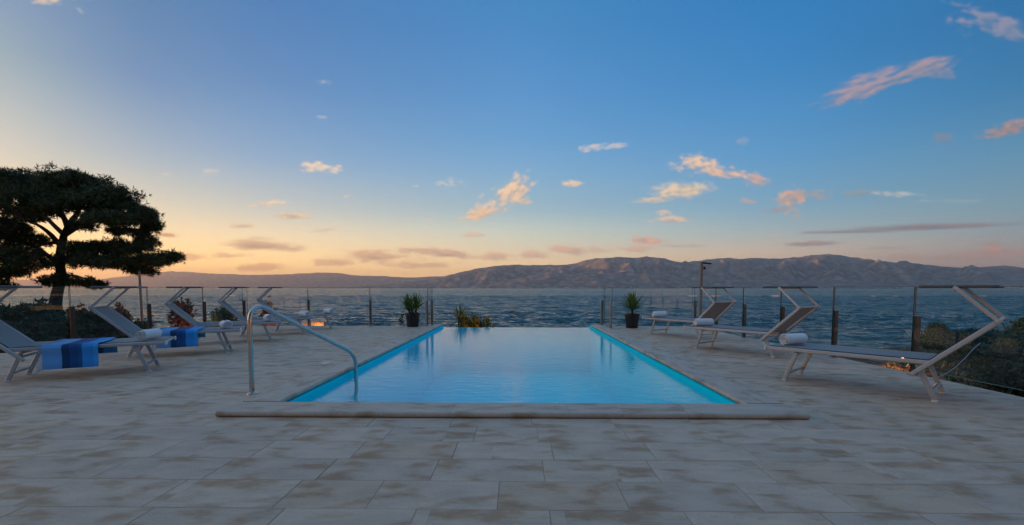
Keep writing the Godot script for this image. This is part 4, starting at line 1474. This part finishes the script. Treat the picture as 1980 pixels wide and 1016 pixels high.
func make_plants() -> void:
	make_pine()
	make_potted_yucca("black pot with a many-headed yucca and ivy sprig, on the pine side", on_level(798, 632), [[-0.10, 0.46, 0.02, 0.46, 60], [0.10, 0.48, -0.02, 0.48, 64], [0.0, 0.44, 0.07, 0.40, 46]], 801)
	make_potted_yucca("black pot with a single-headed yucca, beside a white towelled sunbed", on_level(1222, 634.5), [[0.0, 0.47, 0.0, 0.52, 110]], 802)
	# small creeper by the pot
	rng.seed = 803
	var cp := thing("ivy_sprig", "small ivy sprig trailing beside the yucca pot on the pine side", "plant", on_level(776, 631.5))
	var m := MB.new()
	m.tube([Vector3(0.1, 0.0, 0), Vector3(0.0, 0.14, 0.0), Vector3(0.03, 0.27, 0), Vector3(0.08, 0.34, 0)], [0.006, 0.006, 0.005, 0.004], 5)
	part("stem", m.done(), M.bark, cp)
	m = MB.new()
	clump(m, Vector3(0.0, 0.13, 0), Vector3(0.07, 0.12, 0.05), 26, 0.05, 0.6, Color(1, 1, 1), 3, 0.4)
	clump(m, Vector3(0.04, 0.28, 0), Vector3(0.05, 0.07, 0.05), 12, 0.045, 0.6, Color(1, 1, 1), 3, 0.4)
	part("foliage", m.done(), M.dark_leaves, cp)
	# dark shrubs beyond the side railing under the pine
	var g := "dark shrubs along the side railing"
	var lb := ["tallest dark evergreen shrub, behind the backrest of the first blanketed sunbed", "dark evergreen shrub against the pine trunk outside the railing", "lowest dark evergreen shrub of the row, seaward of the pine trunk", "dark evergreen shrub squeezed between the railing and the pine trunk", "dark evergreen shrub at the back of the row under the pine crown"]
	var k := 0
	for s in [[-10.3, -9.3, 0.95, 1.55], [-11.3, -10.3, 0.9, 1.5], [-10.9, -11.2, 0.7, 1.12], [-10.2, -10.4, 0.7, 1.25], [-11.9, -9.4, 0.9, 1.5]]:
		make_shrub("dark_shrub", lb[k], g, on_ground(s[0], s[1]), s[2], s[3], "dark_leaves", 1500 if k < 4 else 1100, 0.10 if k < 4 else 0.17, 820 + k, 0.24, 0.12)
		k += 1
	make_shrub("low_shrub", "low spreading dark shrub at the foot of the pine beyond the railing", "", on_ground(-11.2, -12.6), 0.95, 0.95, "dark_leaves", 1100, 0.09, 840, 0.25, 0.15)
	# rust coloured shrubs, lamp-lit from below
	make_shrub("rust_shrub", "rust coloured loose shrub next to the pine trunk, beyond the railing", "", on_ground(-12.9, -12.9), 0.38, 1.35, "rust_leaves", 330, 0.09, 851, 0.3, 0.45)
	make_shrub("rust_shrub", "rust coloured shrub behind the backrest of the second blanketed sunbed", "", on_ground(-11.55, -12.6), 0.32, 1.38, "rust_leaves", 260, 0.09, 852, 0.3, 0.5)
	make_shrub("rust_shrub", "rust coloured upright shrub behind the canopy of the first blanketless sunbed", "", on_depth(352, 640, -13.4) * Vector3(1, 0, 1) + Vector3(0, -0.85, 0), 0.36, 1.62, "rust_leaves", 480, 0.085, 853, 0.3, 0.42)
	make_shrub("rust_shrub", "bright rust coloured shrub showing above the handrail bend, outside the corner", "", on_depth(519, 640, -13.5) * Vector3(1, 0, 1) + Vector3(0, -0.95, 0), 0.34, 1.72, "rust_leaves", 460, 0.085, 854, 0.3, 0.45)
	make_shrub("olive_shrub", "olive green loose shrub outside the terrace corner on the pine side", "", on_depth(437, 640, -13.6) * Vector3(1, 0, 1) + Vector3(0, -0.95, 0), 0.5, 1.45, "olive_leaves", 520, 0.085, 855, 0.28, 0.4)
	rng.seed = 860
	var yu := thing("ground_yucca", "spiky green yucca outside the terrace corner on the pine side", "plant", on_depth(418, 640, -13.2) * Vector3(1, 0, 1) + Vector3(0, -0.85, 0))
	m = MB.new()
	m.tube([Vector3(0, -0.1, 0), Vector3(0.02, 0.75, 0)], [0.07, 0.06], 9)
	part("stem", m.done(), M.bark, yu)
	m = MB.new()
	rosette(m, Vector3(0.02, 0.72, 0), 46, 0.52, 0.04, Color(1, 1, 1))
	part("rosette", m.done(), M.yucca_leaves, yu)
	# palms just beyond the brim of the pool
	k = 0
	var lbl := ["taller lamp-lit fan palm showing above the pool's brim", "short lamp-lit fan palm beside the taller one beyond the pool's brim", "smallest fan palm standing apart beyond the pool's brim"]
	for s in [[889, 608, 0.56, 100], [917, 617, 0.48, 84], [943, 620, 0.40, 64]]:
		rng.seed = 870 + k
		var head := on_depth(s[0], s[1] + 14.0, -13.7)
		var gy := ground_height(head.x, head.z)
		var o := thing("fan_palm", lbl[k], "palm", Vector3(head.x, gy, head.z), 0.0, "fan palms beyond the pool")
		m = MB.new()
		m.tube([Vector3(0, -0.1, 0), Vector3(0, head.y - gy, 0)], [0.08, 0.06], 9)
		part("trunk", m.done(), M.bark, o)
		m = MB.new()
		rosette(m, Vector3(0, head.y - gy, 0), s[3], s[2], 0.035, Color(1, 1, 1), 0.5)
		rosette(m, Vector3(0.16, head.y - gy - 0.12, 0.05), s[3] / 2, s[2] * 0.8, 0.035, Color(1, 1, 1), 0.5)
		part("fronds", m.done(), M.yellow_leaves, o)
		k += 1
	make_shrub("low_bush", "low olive bush between the fan palms beyond the pool's brim", "", on_depth(906, 640, -13.9) * Vector3(1, 0, 1) + Vector3(0, -1.15, 0), 0.75, 1.32, "yellow_leaves", 700, 0.10, 877, 0.22, 0.5)
	garden_lamp("small garden lamp lighting the fan palms beyond the pool's brim", Vector3(-1.5, -0.85, -13.1), 0.9)
	garden_lamp("small garden lamp lighting the bright rust shrub outside the corner", Vector3(-7.3, -0.75, -13.0), 0.8)
	garden_lamp("small garden lamp lighting the rust shrub by the blanketless sunbeds", Vector3(-9.7, -0.65, -12.9), 0.5)
	garden_lamp("small garden lamp glowing on the low wall behind the last sunbed", Vector3(-6.15, -0.30, -13.3), 0.16)
	garden_lamp("small garden lamp glowing on the soil beside the dark posted railing", on_ground(7.25, -8.45, 0.10), 0.35)
	# a low wall end lit by the lamp
	var lw := thing("garden_wall", "low lamp-lit wall end just outside the seaward railing", "wall", Vector3(-6.35, -1.3, -13.6))
	for i in 3:
		m = MB.new()
		m.box(Transform3D(Basis(), Vector3(-0.24 + i * 0.24, 0.66, 0)), Vector3(0.236, 1.30, 0.16), 0.01)
		part("wall_block", m.done(), M.pale_block, lw)
	# the lamp post side: shrubs, ground plants and a low block wall
	k = 0
	var rl := ["big olive green shrub by the low block wall beyond the dark posts", "dark shrub in front of the low block wall", "rounded shrub at the end of the low block wall", "dark shrub on the slope behind the soil bed", "dense dark shrub close outside the railing by the soil bed"]
	for s in [[9.3, -8.1, 0.85, 1.05, "olive_leaves"], [8.3, -7.6, 0.6, 0.62, "dark_leaves"], [10.6, -11.4, 0.5, 0.75, "olive_leaves"], [9.6, -9.4, 0.7, 0.75, "dark_leaves"], [7.3, -6.4, 0.75, 0.5, "dark_leaves"]]:
		make_shrub("bank_shrub", rl[k], "shrubs on the bank by the low wall", on_ground(s[0], s[1]), s[2], s[3], s[4], 1300, 0.075, 880 + k, 0.28, 0.12)
		k += 1
	var bw := thing("block_wall", "low wall of pale stone blocks with gaps, beyond the dark posted railing", "wall", on_ground(11.6, -10.6))
	for i in 8:
		m = MB.new()
		m.box(Transform3D(Basis(Vector3.UP, 0.02 * sin(i * 3.0)), Vector3(0, 0.26 + 0.01 * sin(i * 5.0), 0)), Vector3(0.54 + 0.05 * sin(i * 2.3), 0.44, 0.24), 0.015)
		var o := part("wall_block", m.done(), M.pale_block, bw)
		var t := i - 3.0
		o.position = Vector3(-0.05 * t, -0.0, 0.72 * t)
		o.position.y = ground_height(11.6 + o.position.x, -10.6 + o.position.z) - ground_height(11.6, -10.6)
		o.rotation.y = PI / 2
	# weeds on the bank
	rng.seed = 891
	m = MB.new()
	for i in 1500:
		var x := rng.randf_range(4.98, 13.0)
		var z := rng.randf_range(-11.0, -3.0)
		if x - 5.0 < (-z - 6.0) * 0.8:
			continue
		tuft(m, on_ground(x, z, 0.03), Vector3(0, 1.5, 0), rng.randf_range(0.08, 0.22), 4, Color(1, 1, 1) * rng.randf_range(0.6, 1.3), 0.12)
	for i in 900:
		var x := rng.randf_range(-17.0, -8.7)
		tuft(m, on_ground(x, rng.randf_range(-18.0, -6.0), 0.03), Vector3(0, 1.5, 0), rng.randf_range(0.08, 0.22), 4, Color(1, 1, 1) * rng.randf_range(0.6, 1.3), 0.12)
	var wd := part("ground_cover", m.done(), M.olive_leaves, self)
	wd.set_meta("kind", "stuff")
	tag(wd, "low weeds covering the banks beside the terrace", "weeds")


# ------------------------------------------------------------------ small things
func make_small_things() -> void:
	var at := on_level(631, 704.5)
	var o := thing("skimmer_lid", "small white plastic lid lying flat on the deck beside the pool", "lid", Vector3(at.x, 0.003, at.z), 0.35)
	var m := MB.new()
	m.lathe(Transform3D(Basis().scaled(Vector3(1.0, 1.0, 1.3)), Vector3.ZERO), [[0.0, 0.012], [0.046, 0.012], [0.052, 0.007], [0.053, 0.0], [0.0, 0.0]], 24)
	part("plate", m.done(), M.white_plastic, o)
	m = MB.new()
	m.box(Transform3D(Basis(), Vector3(0, 0.014, 0)), Vector3(0.04, 0.005, 0.012), 0.002)
	part("grip", m.done(), M.white_plastic, o)
	# lamp post beyond the corner
	var z := -19.0
	var top := on_depth(1357, 507, z)
	var gy := ground_height(top.x, z)
	var lp := thing("lamp_post", "slender metal lamp post with a flat head, rising from the bank by the sea", "lamp post", Vector3(top.x, gy, z))
	m = MB.new()
	m.tube([Vector3(0, -0.2, 0), Vector3(0, top.y - gy, 0)], [0.085, 0.06], 12)
	part("pole", m.done(), M.lamp_metal, lp)
	m = MB.new()
	m.box(Transform3D(Basis(Vector3.BACK, -0.14), Vector3(0.20, top.y - gy - 0.05, 0)), Vector3(0.36, 0.05, 0.22), 0.012)
	part("lamp_head", m.done(), M.dark_plastic, lp)
	m = MB.new()
	m.lathe(Transform3D(Basis(), Vector3(0.13, top.y - gy - 0.26, 0)), [[0.0, 0.06], [0.04, 0.045], [0.055, 0.0], [0.04, -0.045], [0.0, -0.06]], 14)
	m.bar(Vector3(0.0, top.y - gy - 0.20, 0), Vector3(0.13, top.y - gy - 0.20, 0), 0.02, 0.02, Vector3(0, 0, 1), 0.004)
	part("camera_dome", m.done(), M.dark_plastic, lp)
	# bare pole beyond the railing on the pine side
	z = -13.0
	var a := on_depth(268.5, 524, z)
	var b := on_depth(276, 645, z)
	var gb := ground_height(b.x, z)
	var low := a.lerp(b, (a.y - gb) / (a.y - b.y))
	var pole := thing("flag_pole", "thin dark bare pole standing outside the pine side railing", "pole", low)
	m = MB.new()
	m.tube([Vector3(0, -0.2, 0), a - low], [0.036, 0.030], 10)
	part("shaft", m.done(), M.lamp_metal, pole)
	m = MB.new()
	m.lathe(Transform3D(Basis(), a - low), [[0.0, 0.03], [0.026, 0.022], [0.034, 0.0], [0.034, -0.02], [0.0, -0.02]], 12)
	part("pole_cap", m.done(), M.dark_plastic, pole)
	# pale cable by the soil bed
	m = MB.new()
	var pts := []
	var rad := []
	for q in [[1812, 731, -5.2], [1832, 722, -5.4], [1848, 711, -5.6], [1866, 694, -5.9], [1882, 676, -6.2], [1896, 664, -6.5]]:
		pts.append(on_depth(q[0], q[1], q[2]) * 1.0)
		rad.append(0.0035)
	m.tube(pts, rad, 7)
	var cb := part("cable", m.done(), M.white_plastic, self)
	cb.material_override = M.aluminium
	tag(cb, "thin pale cable rising from the soil bed into the shrubs", "cable")


# unseen house added behind the camera to keep the sky off the paving
func make_unseen_villa() -> void:
	var v := thing("unseen_villa", "unseen pale two-storey house added behind the terrace, facing the pool", "house", Vector3(-1.0, -0.02, 6.2))
	var w := 17.0
	var h := 6.4
	var m := MB.new()
	# wall pieces round the openings
	for q in [[-w * 0.5, -5.6, 0.0, h], [-3.4, -1.6, 0.0, h], [1.6, 3.4, 0.0, h], [5.6, w * 0.5, 0.0, h], [-5.6, -3.4, 2.3, 3.5], [-1.6, 1.6, 2.4, 3.5], [3.4, 5.6, 2.3, 3.5], [-5.6, -3.4, 5.5, h], [-1.6, 1.6, 5.5, h], [3.4, 5.6, 5.5, h]]:
		m.box(Transform3D(Basis(), Vector3((q[0] + q[1]) * 0.5, (q[2] + q[3]) * 0.5, 0.0)), Vector3(q[1] - q[0], q[3] - q[2], 0.35), 0.01)
	for x in [-w * 0.5 + 0.18, w * 0.5 - 0.18]:
		m.box(Transform3D(Basis(), Vector3(x, h * 0.5, 4.0)), Vector3(0.35, h, 7.6), 0.01)
	m.box(Transform3D(Basis(), Vector3(0, h * 0.5, 8.0)), Vector3(w, h, 0.35), 0.01)
	part("wall", m.done(), M.rendered_wall, v)
	for q in [[-5.6, -3.4, 0.0, 2.3], [-1.6, 1.6, 0.0, 2.4], [3.4, 5.6, 0.0, 2.3], [-5.6, -3.4, 3.5, 5.5], [-1.6, 1.6, 3.5, 5.5], [3.4, 5.6, 3.5, 5.5]]:
		var f := MB.new()
		for x in [q[0] + 0.03, (q[0] + q[1]) * 0.5, q[1] - 0.03]:
			f.box(Transform3D(Basis(), Vector3(x, (q[2] + q[3]) * 0.5, 0.04)), Vector3(0.06, q[3] - q[2] - 0.02, 0.08), 0.004)
		for y in [q[2] + 0.04, q[3] - 0.04]:
			f.box(Transform3D(Basis(), Vector3((q[0] + q[1]) * 0.5, y, 0.04)), Vector3(q[1] - q[0] - 0.02, 0.06, 0.07), 0.004)
		var fr := part("window", f.done(), M.dark_plastic, v)
		var g := MB.new()
		g.box(Transform3D(Basis(), Vector3((q[0] + q[1]) * 0.5, (q[2] + q[3]) * 0.5, 0.05)), Vector3(q[1] - q[0] - 0.1, q[3] - q[2], 0.012), 0.002)
		part("pane", g.done(), M.glass, fr)
	m = MB.new()
	m.box(Transform3D(Basis(), Vector3(0, h + 0.12, 3.7)), Vector3(w + 1.0, 0.22, 9.6), 0.02)
	part("roof", m.done(), M.rendered_wall, v)


func _ready() -> void:
	make_camera_and_light()
	make_materials()
	make_land()
	make_mountains()
	make_deck()
	make_unseen_villa()
	make_pool()
	make_handrail()
	make_railings()
	make_sunbeds()
	make_plants()
	make_small_things()
